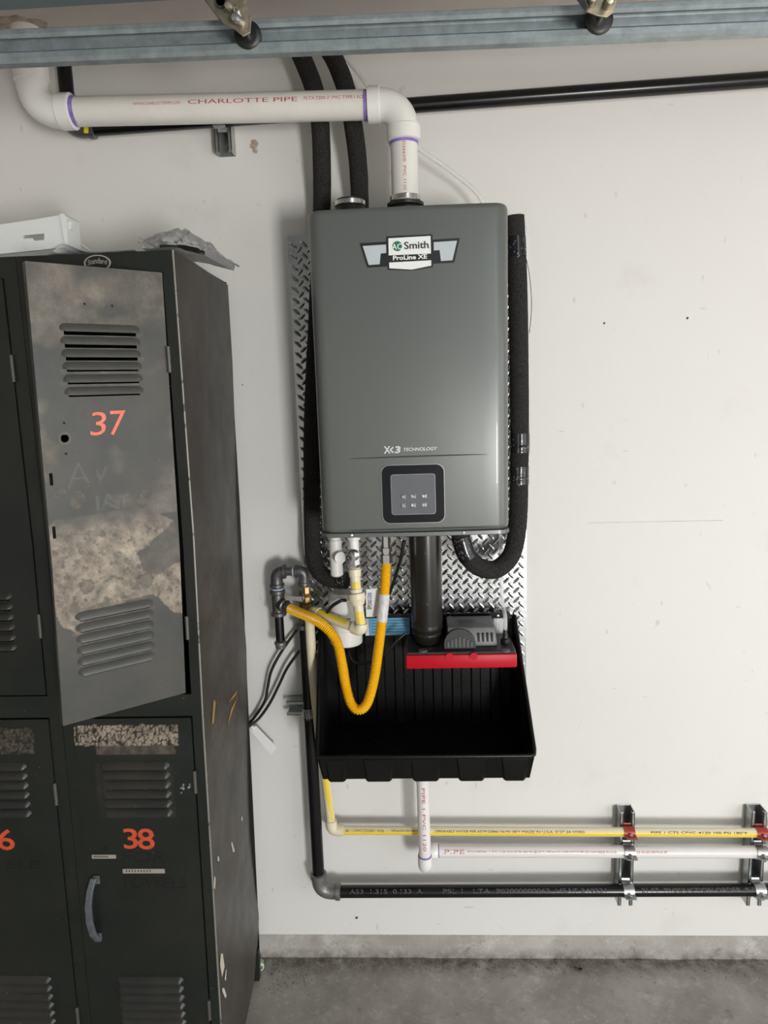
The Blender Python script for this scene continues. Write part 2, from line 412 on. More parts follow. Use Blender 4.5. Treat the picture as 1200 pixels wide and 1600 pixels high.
# ================================================================== GARAGE DOOR AND TRACK (overhead)
YT = -.60
tL, tR = A(0, 97, YT), A(1200, 48, YT)
slope = (tR.z-tL.z)/(tR.x-tL.x)
def track_z(x): return tL.z+(x-tL.x)*slope
XT0, XT1 = -1.15, X_OPEN-.35
def strip_extrude(mb, prof, x0, x1, zfn, th):
    """open profile (toward camera, up) swept in x, given thickness"""
    n = len(prof); nr = []
    for i in range(n):
        a = Vector(prof[max(i-1, 0)]); b = Vector(prof[min(i+1, n-1)]); t = (b-a).normalized(); nr.append(Vector((-t.y, t.x)))
    outl = [Vector(p) for p in prof]+[Vector(prof[i])+nr[i]*th for i in reversed(range(n))]
    P0 = [V(x0, YT+.026-q.x, zfn(x0)+q.y) for q in outl]; P1 = [V(x1, YT+.026-q.x, zfn(x1)+q.y) for q in outl]; k = len(outl)
    fs = [(i, (i+1) % k, k+(i+1) % k, k+i) for i in range(k)]
    for i in range(n-1):
        fs += [(i, k-1-i, k-2-i, i+1), (k+i, k+i+1, 2*k-2-i, 2*k-1-i)]
    mb.add(P0+P1, fs)
tr = thing('garage_door_track', 'galvanized horizontal garage door track with curled lips running under the ceiling', 'door track', (0, YT, track_z(0)))
mb = MB()
strip_extrude(mb, [(.020, .016), (.0255, .012), (.026, .004), (.022, 0), (.006, 0), (.001, .004), (0, .010), (0, .040), (.001, .046), (.006, .050), (.020, .050), (.0255, .047), (.026, .041), (.022, .037)], XT0, XT1, track_z, .0016)
obj('channel', mb, M_ZINC, tr)
mb = MB()
for x in (-.95, 1.25):
    mb = MB(); mb.box((x-.016, YT+.0275, track_z(x)+.02), (x+.016, YT+.031, ZC)); obj('hanger_strap', mb, M_STRUT, tr)

ZD = 2.292; YD = -.645
gd = thing('garage_door', 'open sectional garage door lying flat overhead, grey steel edge and roller hinges showing', 'garage door', (0.3, -2.9, ZD))
hx = [A(372, 30, YT).x, A(935, 20, YT).x]; pitch = hx[1]-hx[0]
for k in range(-1, 3):
    x0 = hx[0]+pitch*k+.003; x1 = x0+pitch-.006
    if x1 > X_OPEN-.1: x1 = X_OPEN-.1
    mb = MB(); mb.box((x0, -4.9, ZD), (x1, YD, ZD+.045)); obj('door_section', mb, M_DOOR, gd, bevel=.003)
    mb = MB(); mb.box((x0, YD-.06, ZD-.0015), (x1, YD+.0015, ZD)); obj('end_stile', mb, M_DOOR, gd)
def hinge(poly, wheel, tubes, hole):
    Yp = -.652
    mb = MB(); pts = AXY(poly, Yp); 
    for p in pts: p.z = min(p.z, ZD-.002)
    mb.prism(pts, (0, .0028, 0)); h = obj('roller_hinge', mb, M_BRACKET, gd, bevel=.0008)
    wz = A(*wheel, YT); wz.z = track_z(wz.x)+.0245
    mb = MB(); mb.lathe(wz+V(0, -.006, 0), (0, 1, 0), [(0, .006), (0, .014), (.001, .0195), (.003, .0218), (.013, .0218), (.015, .0195), (.016, .014), (.016, .006)], 28)
    mb.lathe(wz+V(0, -.0065, 0), (0, 1, 0), [(0, .004), (0, .0115), (.002, .0115)], 20)
    obj('roller_wheel', mb, M_RUBBER, gd, smooth=35)
    mb = MB(); mb.lathe(wz+V(0, -.075, 0), (0, 1, 0), [(0, .002), (.001, .0045), (.07, .0045)], 14); obj('roller_stem', mb, M_STEEL, gd, smooth=40)
    for (x, y, r, m) in tubes:
        c = A(x, y, Yp); mb = MB(); c.z = min(c.z, ZD-.012)
        mb.lathe(c+V(0, .004, 0), (-.12, -1, -.25), [(0, r*1.2), (.006, r*1.2), (.008, r), (.030, r), (.033, r*.7), (.0335, r*.1)], 18)
        obj('hinge_barrel', mb, m, h, smooth=40)
    if hole:
        c = A(*hole, Yp); c.z = min(c.z, ZD-.012); mb = MB(); mb.lathe(c+V(0, .001, 0), (0, -1, 0), [(0, .004), (0, .0105), (.004, .0098), (.004, .0072), (.001, .007), (.001, .0005)], 22); obj('hinge_eyelet', mb, M_IRON, h, smooth=40)
    # folded side flange reaching up to the door
    a, b = pts[-1], pts[0]
    mb = MB(); mb.prism([a, b, b+V(0, -.030, 0), a+V(0, -.014, 0)], (-.0025, 0, .001)); obj('hinge_flange', mb, M_IRON2, h)
hinge([(321, 0), (330, -14), (384, -14), (383, 5), (393, 25), (391, 51), (380, 57), (366, 45), (349, 37)], (387, 48), [(376, 32, .0065, M_STEEL), (366, 14, .0062, M_BRACKET)], (345, 2))
hinge([(900, -4), (900, -14), (966, -14), (963, 4), (960, 18), (948, 27), (932, 24), (916, 18)], (936, 18), [(924, 3, .0065, M_BRACKET), (950, 6, .0070, M_BRACKET)], None)

# ================================================================== PVC VENT
YV = -.175; R2 = .0302
vent = thing('vent_pipe', 'white plastic flue pipe with purple primer rings, from ceiling elbow to the heater top', 'vent pipe', (-.40, YV, 2.31))
eL = A(48, 110, YV); rl = A(110, 175, YV); rr_ = A(575, 164, YV); vx = A(632, 260, YV).x
zl, zr = rl.z, rr_.z; cornerL = V(eL.x, YV, zl+.001); cornerR = V(vx, YV, zr-.001)
ph = A(45, 33, YV)
mb = MB(); mb.tube([V(eL.x, YV, zl+.07), V(eL.x+.002, YV-.006, ZC)], R2, 28); obj('riser', mb, M_PVC, vent, smooth=40)
mb = MB(); mb.tube([cornerL+V(.05, 0, 0), cornerR-V(.05, 0, 0)], R2, 32); obj('pipe_run', mb, M_PVC, vent, smooth=40)
mb = MB(); mb.tube([V(vx, YV, zr-.05), V(vx, YV, 2.060)], R2, 32); obj('pipe_drop', mb, M_PVC, vent, smooth=40)
RE = .0345; RH = .0375
mb = MB(); mb.tube(bend_path(cornerL+V(0, 0, .09), cornerL, cornerL+V(.082, 0, 0), .066, 12), RE, 32)
mb.lathe(cornerL+V(0, 0, .062), (0, 0, 1), [(0, RE), (.002, RH), (.034, RH), (.036, RE)], 32); mb.lathe(cornerL+V(.057, 0, 0), (1, 0, 0), [(0, RE), (.002, RH), (.030, RH), (.032, RE)], 32)
obj('elbow', mb, M_PVCFIT, vent, smooth=35)
mb = MB(); mb.tube(bend_path(cornerR-V(.075, 0, 0), cornerR, cornerR-V(0, 0, .075), .062, 12), RE, 32)
mb.lathe(cornerR-V(.050, 0, 0), (-1, 0, 0), [(0, RE), (.002, RH), (.027, RH), (.028, RE)], 32); mb.lathe(cornerR-V(0, 0, .046), (0, 0, -1), [(0, RE), (.002, RH), (.030, RH), (.032, RE)], 32)
obj('elbow', mb, M_PVCFIT, vent, smooth=35)
for p, d, t in ((cornerL+V(.089, 0, 0), (1, 0, 0), .009), (cornerR-V(.0785, 0, 0), (-1, 0, 0), .007), (cornerR-V(0, 0, .0785), (0, 0, -1), .006)):
    obj('primer_ring', ring(p, d, R2, R2+.0012, t, 32), M_PURPLE, vent, smooth=40)
p, q = cornerL, cornerR
def tx(px): return (A(px, 165, YV).x-p.x)/(q.x-p.x)
pipe_text('printed_lettering', 'WWW.CHARLOTTEPIPE.COM', p, q, R2, M_REDINK, vent, tx(215), tx(288), .0062, .10)
pipe_text('printed_lettering', 'CHARLOTTE PIPE', p, q, R2, M_REDINK, vent, tx(300), tx(468), .0092, .13)
pipe_text('printed_lettering', 'PLTX 7200 2" PVC TYPE I SCH', p, q, R2, M_REDINK, vent, tx(478), tx(572), .0072, .18)
pt, pb = V(vx, YV, zr-.087), V(vx, YV, 2.072)
vs, fs = text2d('D2665\u00ae  PVC 1120 PR 280')
mb = MB(); mb.add([V(vx, YV, 0)+V(math.sin((b-.5)*.22+.02)*(R2+.0004), -math.cos((b-.5)*.22+.02)*(R2+.0004), lerp(pt.z, pb.z, a)) for a, b in vs], fs)
obj('printed_lettering', mb, M_REDINK, vent)
mb = ragged(V(eL.x, YV, ZC), .052, V(0, 0, -1), seed=3); o = obj('ceiling_hole', mb, M_PATCH); tag(o, 'ragged broken plaster around the white flue at the ceiling', 'plaster')
# clamp band where the drop meets the heater
mb = ring(V(vx, YV, 2.0955), (0, 0, 1), R2, .0345, .0095, 32); obj('clamp_band', mb, M_STEEL, vent, smooth=40)

# ================================================================== DIAMOND PLATE
px0, px1, pz0, pz1 = -.307, .290, .86, 2.068
dp = thing('diamond_plate', 'shiny aluminium diamond tread plate fixed to the wall behind the heater', 'metal plate', (-.01, -.004, pz0))
mb = MB(); mb.box((px0, -.0035, pz0), (px1, -.0005, pz1)); obj('sheet', mb, M_PLATE, dp)
mb = MB(); st = .0192; K = 60
du_, dv_ = V(.7071, 0, .7071), V(-.7071, 0, .7071); pc = V((px0+px1)/2, -.0035, (pz0+pz1)/2)
for j in range(-K, K):
    for i in range(-K, K):
        c = pc+du_*(i*st)+dv_*(j*st)
        if not (px0+.009 < c.x < px1-.009 and pz0+.009 < c.z < pz1-.009): continue
        a, b = (du_, dv_) if (i+j) % 2 == 0 else (dv_, du_); l, w_, h = .0134, .0041, -.0020
        mb.add([c-a*l, c-a*l*.45+b*w_, c+a*l*.45+b*w_, c+a*l, c+a*l*.45-b*w_, c-a*l*.45-b*w_, c-a*l*.5+V(0, h, 0), c+a*l*.5+V(0, h, 0)],
               [(0, 6, 1), (1, 6, 7, 2), (2, 7, 3), (3, 7, 4), (4, 7, 6, 5), (5, 6, 0)] if (i+j) % 2 else [(1, 6, 0), (2, 7, 6, 1), (3, 7, 2), (4, 7, 3), (5, 6, 7, 4), (0, 6, 5)])
obj('raised_tread', mb, M_PLATE, dp, kind='stuff')

# ================================================================== WATER HEATER
X0, X1, YH, YB, Z0, Z1 = -.216, .207, -.30, -.088, 1.366, 2.056
wh = thing('water_heater', 'grey tankless water heater with rounded cover, winged badge and square keypad on the wall', 'water heater', ((X0+X1)/2, YB, Z0))
def cover_profile(ins, rc):
    x0, x1, yf, yb = X0+ins, X1-ins, YH+ins, YB
    pts = [V(x0, yb, 0)]
    for k in range(9):
        a = math.pi*.5*k/8; pts.append(V(x0+rc-rc*math.cos(a), yf+rc-rc*math.sin(a), 0))
    nf = 12
    for k in range(1, nf):
        pts.append(V(lerp(x0+rc, x1-rc, k/nf), yf-.004*math.sin(math.pi*k/nf), 0))
    for k in range(9):
        a = math.pi*.5*(8-k)/8; pts.append(V(x1-rc+rc*math.cos(a), yf+rc-rc*math.sin(a), 0))
    pts.append(V(x1, yb, 0)); return pts
mb = MB(); rings = [(Z0, .004), (Z0+.004, .001), (Z0+.010, 0), (Z1-.012, 0), (Z1-.004, .002), (Z1-.001, .005), (Z1, .010)]
n = None
for z, ins in rings:
    pr = cover_profile(ins, .030); n = len(pr); mb.v += [p+V(0, 0, z) for p in pr]
for i in range(len(rings)-1):
    for k in range(n-1): mb.f.append((i*n+k, i*n+k+1, (i+1)*n+k+1, (i+1)*n+k))
mb.f.append(tuple(range((len(rings)-1)*n, len(rings)*n))); mb.f.append(tuple(reversed(range(n))))
obj('cover', mb, M_COVER, wh, smooth=35)
mb = MB()
for z, ins in ((Z0-.012, .003), (Z0-.010, -.001), (Z0-.002, -.001), (Z0-.001, .004)):
    mb.v += [p+V(0, 0, z) for p in cover_profile(ins, .026)]
for i in range(3):
    for k in range(n-1): mb.f.append((i*n+k, i*n+k+1, (i+1)*n+k+1, (i+1)*n+k))
mb.f.append(tuple(range(3*n, 4*n))); mb.f.append(tuple(reversed(range(n))))
obj('bottom_pan', mb, M_COVER, wh, smooth=35)
mb = MB(); mb.box((X0+.006, YB, Z0+.01), (X1-.006, YB+.004, Z1-.02)); obj('back_panel', mb, M_BODY, wh)
for z in (Z0+.06, Z1-.06):
    mb = MB(); mb.box((-.045, YB+.004, z-.02), (.14, -.0052, z+.02)); obj('wall_bracket', mb, M_STRUT, wh)
for px_, py_ in ((549, 842), (724, 836)):
    c = A(px_, py_, YH-.001); mb = MB(); mb.lathe(V(c.x, YH-.0005, Z0-.006), (0, -1, 0), [(0, .0045), (.002, .0045), (.0035, .002)], 14); obj('screw', mb, M_STEEL, wh, smooth=40)
# embossed creases: dark strips, their shade put into the colour
def crease_shade(y0, y1, xa, xb, h):
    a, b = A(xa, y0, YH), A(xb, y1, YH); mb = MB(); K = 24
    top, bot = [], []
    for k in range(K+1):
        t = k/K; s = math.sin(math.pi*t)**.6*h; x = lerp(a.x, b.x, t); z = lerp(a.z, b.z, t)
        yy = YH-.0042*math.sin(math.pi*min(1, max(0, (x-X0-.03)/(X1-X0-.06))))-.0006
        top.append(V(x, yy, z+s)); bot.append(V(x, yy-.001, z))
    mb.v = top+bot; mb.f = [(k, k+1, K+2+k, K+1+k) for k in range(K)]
    obj('crease_shade', mb, M_CREASESHADE, wh)
crease_shade(717, 710, 545, 764, .0028); crease_shade(829, 823, 545, 764, .0022)
# badge
YG = YH-.0046
def bpx(x, y): return (560+x/6.667, 340+y/6.667)
def bpoly(name, pts, m, lay, par):
    mb = MB(); mb.prism(AXY([bpx(*p) for p in pts], YG-lay*.0005), (0, .0012, 0)); return obj(name, mb, m, par)
badge = bpoly('badge', [(14, 268), (290, 250), (290, 196), (770, 172), (772, 230), (1056, 212), (1000, 468), (778, 480), (778, 516), (560, 552), (305, 544), (305, 508), (95, 520)], M_BLACK, 0, wh)
bpoly('wing_panel', [(45, 296), (288, 280), (290, 368), (232, 374), (222, 486), (108, 494)], M_SILV, 1, badge)
bpoly('wing_panel', [(784, 256), (1028, 240), (980, 444), (860, 452), (846, 338), (786, 342)], M_SILV, 1, badge)
bpoly('name_panel', [(312, 216), (752, 190), (756, 374), (316, 394)], M_WHITE, 1, badge)
bpoly('chevron_panel', [(320, 468), (758, 444), (760, 500), (556, 542), (322, 528)], M_WHITE, 1, badge)
c = A(*bpx(406, 298), YG-.0009); mb = MB(); mb.lathe(c, (0, -1, 0), [(0, .0100), (.0006, .0100)], 32); obj('green_disc', mb, M_GREEN, badge)
ztilt = .0
plane_text('lettering', 'A', bpx(352, 335), bpx(400, 272), YG-.0018, M_WHITE, badge, bold=.01)
plane_text('lettering', 'O', bpx(404, 332), bpx(466, 268), YG-.0018, M_WHITE, badge, bold=.01)
def tilt_text(s, x0, y0, x1, y1, h, m, bold=0.0, shear=0.0):
    p = A(*bpx(x0, y0), YG-.0018); q = A(*bpx(x1, y1), YG-.0018); u = q-p
    hh = h/6.667*(p-A(bpx(x0, y0)[0], bpx(x0, y0)[1]-1, YG-.0018)).length
    text('lettering', s, lambda a, b: p+u*a+V(0, 0, hh*b), m, badge, shear, bold)
tilt_text('Smith', 478, 330, 732, 318, 76, M_BLACK, .012)
tilt_text('.', 734, 318, 742, 317, 8, M_BLACK)
tilt_text('ProLine XE', 360, 446, 716, 428, 48, M_WHITE, .03)
# technology lettering
YX = YH-.0048
def tpx(x, y): return (580+x/8.571, 680+y/8.571)
def tech(s, x0, y0, x1, y1, h, bold, shear):
    p = A(*tpx(x0, y0), YX); q = A(*tpx(x1, y1), YX); hh = h/8.571*(p-A(tpx(x0, y0)[0], tpx(x0, y0)[1]-1, YX)).length; u = q-p
    text('lettering', s, lambda a, b: p+u*a+V(0, 0, hh*b), M_PRINT, wh, shear, bold)
tech('X', 168, 248, 262, 244, 100, .03, 0); tech('<', 250, 246, 300, 244, 96, .03, 0); tech('3', 315, 243, 395, 240, 96, .04, .1); tech('TECHNOLOGY', 432, 216, 888, 200, 46, .02, .25)
# keypad
def rrect(x0, z0, x1, z1, r, Y, k=6):
    pts = []
    for cx, cz, a0 in ((x1-r, z1-r, 0), (x0+r, z1-r, 90), (x0+r, z0+r, 180), (x1-r, z0+r, 270)):
        for i in range(k+1):
            a = math.radians(a0+90*i/k); pts.append(V(cx+r*math.cos(a), Y, cz+r*math.sin(a)))
    return pts
a, b = A(599, 817, YH), A(693, 725, YH)
mb = MB(); mb.prism(rrect(a.x, a.z, b.x, b.z, .017, YH+.002), (0, -.0085, 0)); kp = obj('keypad_bezel', mb, M_BEZEL, wh)
mb = MB(); mb.prism(rrect(a.x-.0015, a.z-.0015, b.x+.0015, b.z+.0015, .018, YH+.002), (0, -.0066, 0)); obj('bezel_gasket', mb, M_BUTTON, kp)
a, b = A(613, 803, YH), A(679, 740, YH)
mb = MB(); mb.prism(rrect(a.x-.0012, a.z-.0012, b.x+.0012, b.z+.0012, .006, YH-.005), (0, -.0025, 0)); obj('screen_trim', mb, M_CHROME, kp)
mb = MB(); mb.prism(rrect(a.x, a.z, b.x, b.z, .005, YH-.005), (0, -.003, 0)); obj('screen', mb, M_SCREEN, kp)
for r_, py in enumerate((775.5, 789.5)):
    for px in (630, 646, 663):
        c = A(px, py-(px-646)*.03, YH-.008); s = .0052
        mb = MB(); o4 = [V(c.x+sx*s, YH-.008, c.z+sz*s) for sx, sz in ((-1, -1), (1, -1), (1, 1), (-1, 1))]; i4 = [V(c.x+sx*s*.5, YH-.011, c.z+sz*s*.5) for sx, sz in ((-1, -1), (1, -1), (1, 1), (-1, 1))]
        mb.add(o4+i4, [(0, 1, 5, 4), (1, 2, 6, 5), (2, 3, 7, 6), (3, 0, 4, 7), (4, 5, 6, 7)]); obj('button', mb, M_BUTTON, kp)
# collars on the top
mb = MB(); mb.lathe(V(vx, YV, Z1-.002), (0, 0, 1), [(0, .036), (.026, .036), (.030, .041), (.036, .0415), (.039, .036), (.0395, .033)], 32); obj('flue_collar', mb, M_RUBBER, wh, smooth=35)
ic = A(547, 320, YV)
mb = MB(); mb.lathe(V(ic.x, YV, Z1-.002), (0, 0, 1), [(0, .034), (.030, .034), (.034, .0325), (.036, .030), (.050, .030), (.050, .026), (.020, .026)], 32); obj('intake_collar', mb, M_RUBBER, wh, smooth=35)
obj('intake_band', ring(V(ic.x, YV, Z1+.0345), (0, 0, 1), .030, .0345, .009, 32), M_STEEL, wh, smooth=35)

# ================================================================== FOAM INSULATED LINES
def hose(name, pts, r, label, seed=0, smooth_n=8, tapes=()):
    path = smooth_path(pts, smooth_n); rnd = random.Random(seed)
    rr = [r*(1+.03*noise.noise(V(i*.35, seed, 0))) for i in range(len(path))]
    t = thing(name, label, 'insulated pipe', path[-1])
    mb = MB(); mb.tube(path, rr, 20); obj('foam_sleeve', mb, M_FOAM, t, smooth=50)
    for (a, b) in tapes:
        ks = [min(range(len(path)), key=lambda i: (path[i]-q).length) for q in (a, b)]; i0, i1 = min(ks), max(max(ks), min(ks)+2); seg = path[i0:i1+1]
        mb = MB(); mb.tube(seg, [q*1.03+.0006 for q in rr[i0:i1+1]], 20); tp = obj('tape_wrap', mb, M_TAPE, t, smooth=50)
        mb = MB()
        for k in range(22):   # scribbled print on the tape
            s = rnd.random()*(len(seg)-1); i = int(s); c = seg[i].lerp(seg[min(i+1, len(seg)-1)], s-i); an = rnd.uniform(-1.3, 1.3)
            d = (seg[min(i+1, len(seg)-1)]-seg[max(i-1, 0)]).normalized() if len(seg) > 1 else V(0, 0, 1)
            fr = V(0, -1, 0); fr = (fr-d*fr.dot(d)).normalized(); sd = d.cross(fr); R = rr[i0]*1.03+.0011
            m0 = [c+(fr*math.cos(an+q)+sd*math.sin(an+q))*R+d*e for q, e in ((0, 0), (.09, .0022), (.16, .0050), (.07, .0030))]
            mb.add(m0, [(0, 1, 2, 3)])
        obj('tape_print', mb, M_TAPEPRINT, tp)
    return t
YF1 = -.105
def topfix(p): return V(p.x, p.y, min(p.z, ZC))
h1 = [topfix(A(458, 62, -.075)), A(474, 95, -.085), A(491, 140, YF1), A(500, 190, YF1), A(503, 260, -.085), A(503, 320, -.062), A(500, 400, -.050), A(494, 520, -.050), A(488, 650, -.050), A(487, 760, -.052), A(488, 835, -.056), A(490, 868, -.066), A(498, 892, -.080), A(516, 905, -.095), A(541, 907, -.112)]
hose('insulated_pipe', h1, .0215, 'black foam sleeved line from the ceiling down past the heater\'s plate-side edge to the valve', 1, tapes=((A(531, 907, -.105), A(541, 907, -.112)),))
h2 = [topfix(A(498, 55, -.075)), A(522, 92, -.085), A(541, 140, YF1), A(551, 190, YF1), A(559, 250, -.085), A(562, 310, -.062), A(562, 380, -.050), A(562, 470, -.048)]
hose('insulated_pipe', h2, .0215, 'black foam sleeved line dropping from the ceiling behind the empty top collar', 2)
h3 = [A(804, 338, -.075), A(806, 380, -.075), A(809, 450, -.076), A(811, 560, -.078), A(812, 680, -.080), A(812, 700, -.080), A(811, 735, -.080), A(811, 755, -.080), A(810, 800, -.084), A(806, 842, -.092), A(796, 872, -.105), A(773, 890, -.120), A(747, 885, -.130), A(730, 868, -.135), A(722, 846, -.135), A(719, 832, -.135)]
hose('insulated_pipe', h3, .0232, 'black foam sleeved line with a U bend under the heater beside the bare white wall', 3, 24, tapes=((A(805, 370, -.075), A(807, 402, -.075)), (A(812, 676, -.08), A(812, 706, -.08)), (A(811, 729, -.08), A(811, 757, -.08)), (A(731, 872, -.135), A(720, 838, -.135))))
# thin wire loop beside the right sleeve
wr = smooth_path([A(822, 402, -.07), A(827, 430, -.055), A(830, 460, -.05), A(830, 490, -.055), A(827, 520, -.07)], 8)
mb = MB(); mb.tube(wr, .0008, 6); o = obj('wire_loop', mb, M_INK); tag(o, 'thin dark wire bowed out from the taped foam sleeve', 'wire')

# ================================================================== DRAIN PAN
ZP0, ZPF, ZPB, YPB, YPF = .757, .822, 1.086, -.036, -.300
def pxl(y): return lerp(-.264, -.252, (y-YPB)/(YPF-YPB))
def pxr(y): return lerp(.252, .264, (y-YPB)/(YPF-YPB))
pan = thing('drain_pan', 'black plastic drain pan with tall ribbed back and low pocketed front under the heater', 'drain pan', (0, -.17, ZP0))
mb = MB()
mb.box((pxl(YPB), YPB-.004, ZP0), (pxr(YPB), YPB, ZPB-.006))                       # back
def side(sx):
    f = pxl if sx < 0 else pxr; th = .004*sx*-1
    prof = [(YPB, ZP0), (YPF+.012, ZP0), (YPF, ZPF), (YPF+.006, ZPF+.006), (YPB-.030, ZPB-.020), (YPB-.014, ZPB-.004), (YPB, ZPB)]
    mb.prism([V(f(y)-(.010*sx if z < ZP0+.001 else 0), y, z) for y, z in prof], (th, 0, 0))
side(-1); side(1)
obj('shell', mb, M_PAN, pan)
mb = MB(); dr = V(.0, -.225, ZP0+.003); c4 = [V(pxl(YPB)+.012, YPB-.004, ZP0+.024), V(pxr(YPB)-.012, YPB-.004, ZP0+.024), V(pxr(YPF)-.012, YPF+.016, ZP0+.014), V(pxl(YPF)+.012, YPF+.016, ZP0+.014)]
mb.add(c4+[dr], [(0, 1, 4), (1, 2, 4), (2, 3, 4), (3, 0, 4)]); mb.box((pxl(YPF)+.012, YPF+.014, ZP0), (pxr(YPF)-.012, YPB-.002, ZP0+.002)); obj('sloped_floor', mb, M_PAN, pan)
for a_, b_ in ((c4[0], dr), (c4[1], dr)):
    mb = MB(); mb.tube([a_+V(0, 0, .001), b_+V(0, 0, .001)], .0016, 6); obj('floor_ridge', mb, M_PAN, pan)
# front wall with tapered pockets
mb = MB(); mb.prism([V(pxl(YPF), YPF, ZPF), V(pxr(YPF), YPF, ZPF), V(pxr(YPF)-.010, YPF+.012, ZP0), V(pxl(YPF)+.010, YPF+.012, ZP0)], (0, .004, 0)); obj('front_wall', mb, M_PAN, pan)
for a, b in ((512, 540), (571, 612), (645, 686), (717, 757), (787, 822)):
    t0, t1 = A(a-3, 1192, YPF).x, A(b+3, 1192, YPF).x; b0, b1 = A(a, 1217, YPF).x, A(b, 1217, YPF).x
    mb = MB(); vs = [V(t0, YPF, ZPF-.006), V(t1, YPF, ZPF-.006), V(b1, YPF+.010, ZP0-.002), V(b0, YPF+.010, ZP0-.002)]
    f4 = [V(t0+.002, YPF-.0028, ZPF-.010), V(t1-.002, YPF-.0028, ZPF-.010), V(b1-.006, YPF+.004, ZP0-.003), V(b0+.006, YPF+.004, ZP0-.003)]
    mb.add(vs+f4, [(0, 1, 5, 4), (1, 2, 6, 5), (2, 3, 7, 6), (3, 0, 4, 7), (4, 5, 6, 7)]); obj('front_pocket', mb, M_PAN, pan)
rim = [V(pxl(YPB), YPB-.001, ZPB-.001)]
rim = [V(pxl(YPB), YPB-.012, ZPB-.004), V(pxl(YPB), YPB-.030, ZPB-.020), V(pxl(YPF), YPF+.008, ZPF+.010), V(pxl(YPF)+.002, YPF-.001, ZPF+.002), V(pxl(YPF)+.010, YPF-.003, ZPF), V(pxr(YPF)-.010, YPF-.003, ZPF), V(pxr(YPF)-.002, YPF-.001, ZPF+.002), V(pxr(YPF), YPF+.008, ZPF+.010), V(pxr(YPB), YPB-.030, ZPB-.020), V(pxr(YPB), YPB-.012, ZPB-.004)]
mb = MB(); mb.tube(rim, .0052, 10); obj('rim', mb, M_PAN, pan, smooth=50)
mb = MB(); mb.box((pxl(YPB), YPB-.012, ZPB-.014), (pxr(YPB), YPB, ZPB-.004)); obj('back_flange', mb, M_PAN, pan, bevel=.002)
for k in range(9):
    x = lerp(pxl(YPB), pxr(YPB), (k+1)/10)
    mb = MB(); mb.prism([V(x-.014, YPB-.004, ZP0+.02), V(x+.014, YPB-.004, ZP0+.02), V(x+.010, YPB-.010, ZP0+.02), V(x-.010, YPB-.010, ZP0+.02)], (0, 0, ZPB-.03-ZP0)); obj('back_rib', mb, M_PAN, pan)
# cleat and blue label on the pan back
bl, br = A(640, 962, -.05), A(800, 957, -.05)
mb = MB(); mb.box((A(580, 960, -.05).x, -.052, ZPB-.013), (.225, -.0485, ZPB+.006)); cl = obj('mounting_cleat', mb, M_BEZEL, pan)
for px in (703, 778):
    c = A(px, 961, -.052); mb = MB(); mb.lathe(V(c.x, -.052, ZPB-.003), (0, -1, 0), [(0, .004), (.0015, .0035), (.0022, .001)], 12); obj('screw', mb, M_STEEL, cl, smooth=40)
a, b = A(577, 993, -.054), A(640, 965, -.054)
mb = MB(); mb.box((a.x, -.0545, a.z), (b.x, -.0525, b.z)); lb = obj('blue_label', mb, M_BLUE, pan)
mb = MB()
for k in range(5):
    z = lerp(b.z, a.z, (k+.8)/6); mb.box((a.x+.006, -.0549, z-.0011), (b.x-.004-.006*(k % 2), -.0546, z+.0006))
obj('label_lines', mb, mat('label_dark_blue', (.02, .08, .16), .6), lb)
a2 = A(571, 992, -.054); mb = MB(); mb.box((a2.x, -.0545, a.z), (a.x-.0005, -.0525, b.z)); obj('label_margin', mb, M_WHITE, lb)
a, b = A(775, 995, -.054), A(787, 964, -.054)
a, b = A(771, 993, -.054), A(788, 966, -.054); mb = MB(); mb.box((a.x, -.0545, a.z), (b.x, -.0525, b.z)); obj('white_label', mb, M_LABEL, pan)

# ================================================================== CONDENSATE PUMP
YQ = -.190
pa, pb_ = A(634, 1024, YQ), A(808, 1022, YQ); qa = A(634, 1046, YQ); zt = (pa.z+pb_.z)/2; zb = qa.z; xa, xb = pa.x, pb_.x
pump = thing('condensate_pump', 'dark grey condensate pump with a bright red front tank, mounted in the pan', 'pump', ((xa+xb)/2, -.12, zb))
mb = MB(); mb.box((xa, YQ, zb), (xb, -.060, zt)); obj('red_tank', mb, M_RED, pump, bevel=.004, smooth=40)
mb = MB(); mb.box((xa+.002, YQ+.003, zt), (xb-.002, -.060, zt+.006)); obj('top_plate', mb, M_PUMPDK, pump, bevel=.002)
for px in (672, 730): pass
for px in (702, 740):
    c = A(px, 1023, YQ); mb = MB(); mb.lathe(V(c.x, YQ-.003, zt-.004), (0, 1, 0), [(0, .007), (0, .0095), (.008, .0095)], 20); obj('red_latch', mb, M_RED, pump, smooth=40)
for px in (661, 790):
    c = AZ(px, 1017, zt+.006); mb = MB(); mb.lathe(V(c.x, c.y, zt+.006), (0, 0, 1), [(0, .0115), (.002, .0115), (.003, .009)], 24); obj('float_cap', mb, M_PUMPGREY, pump, smooth=40)
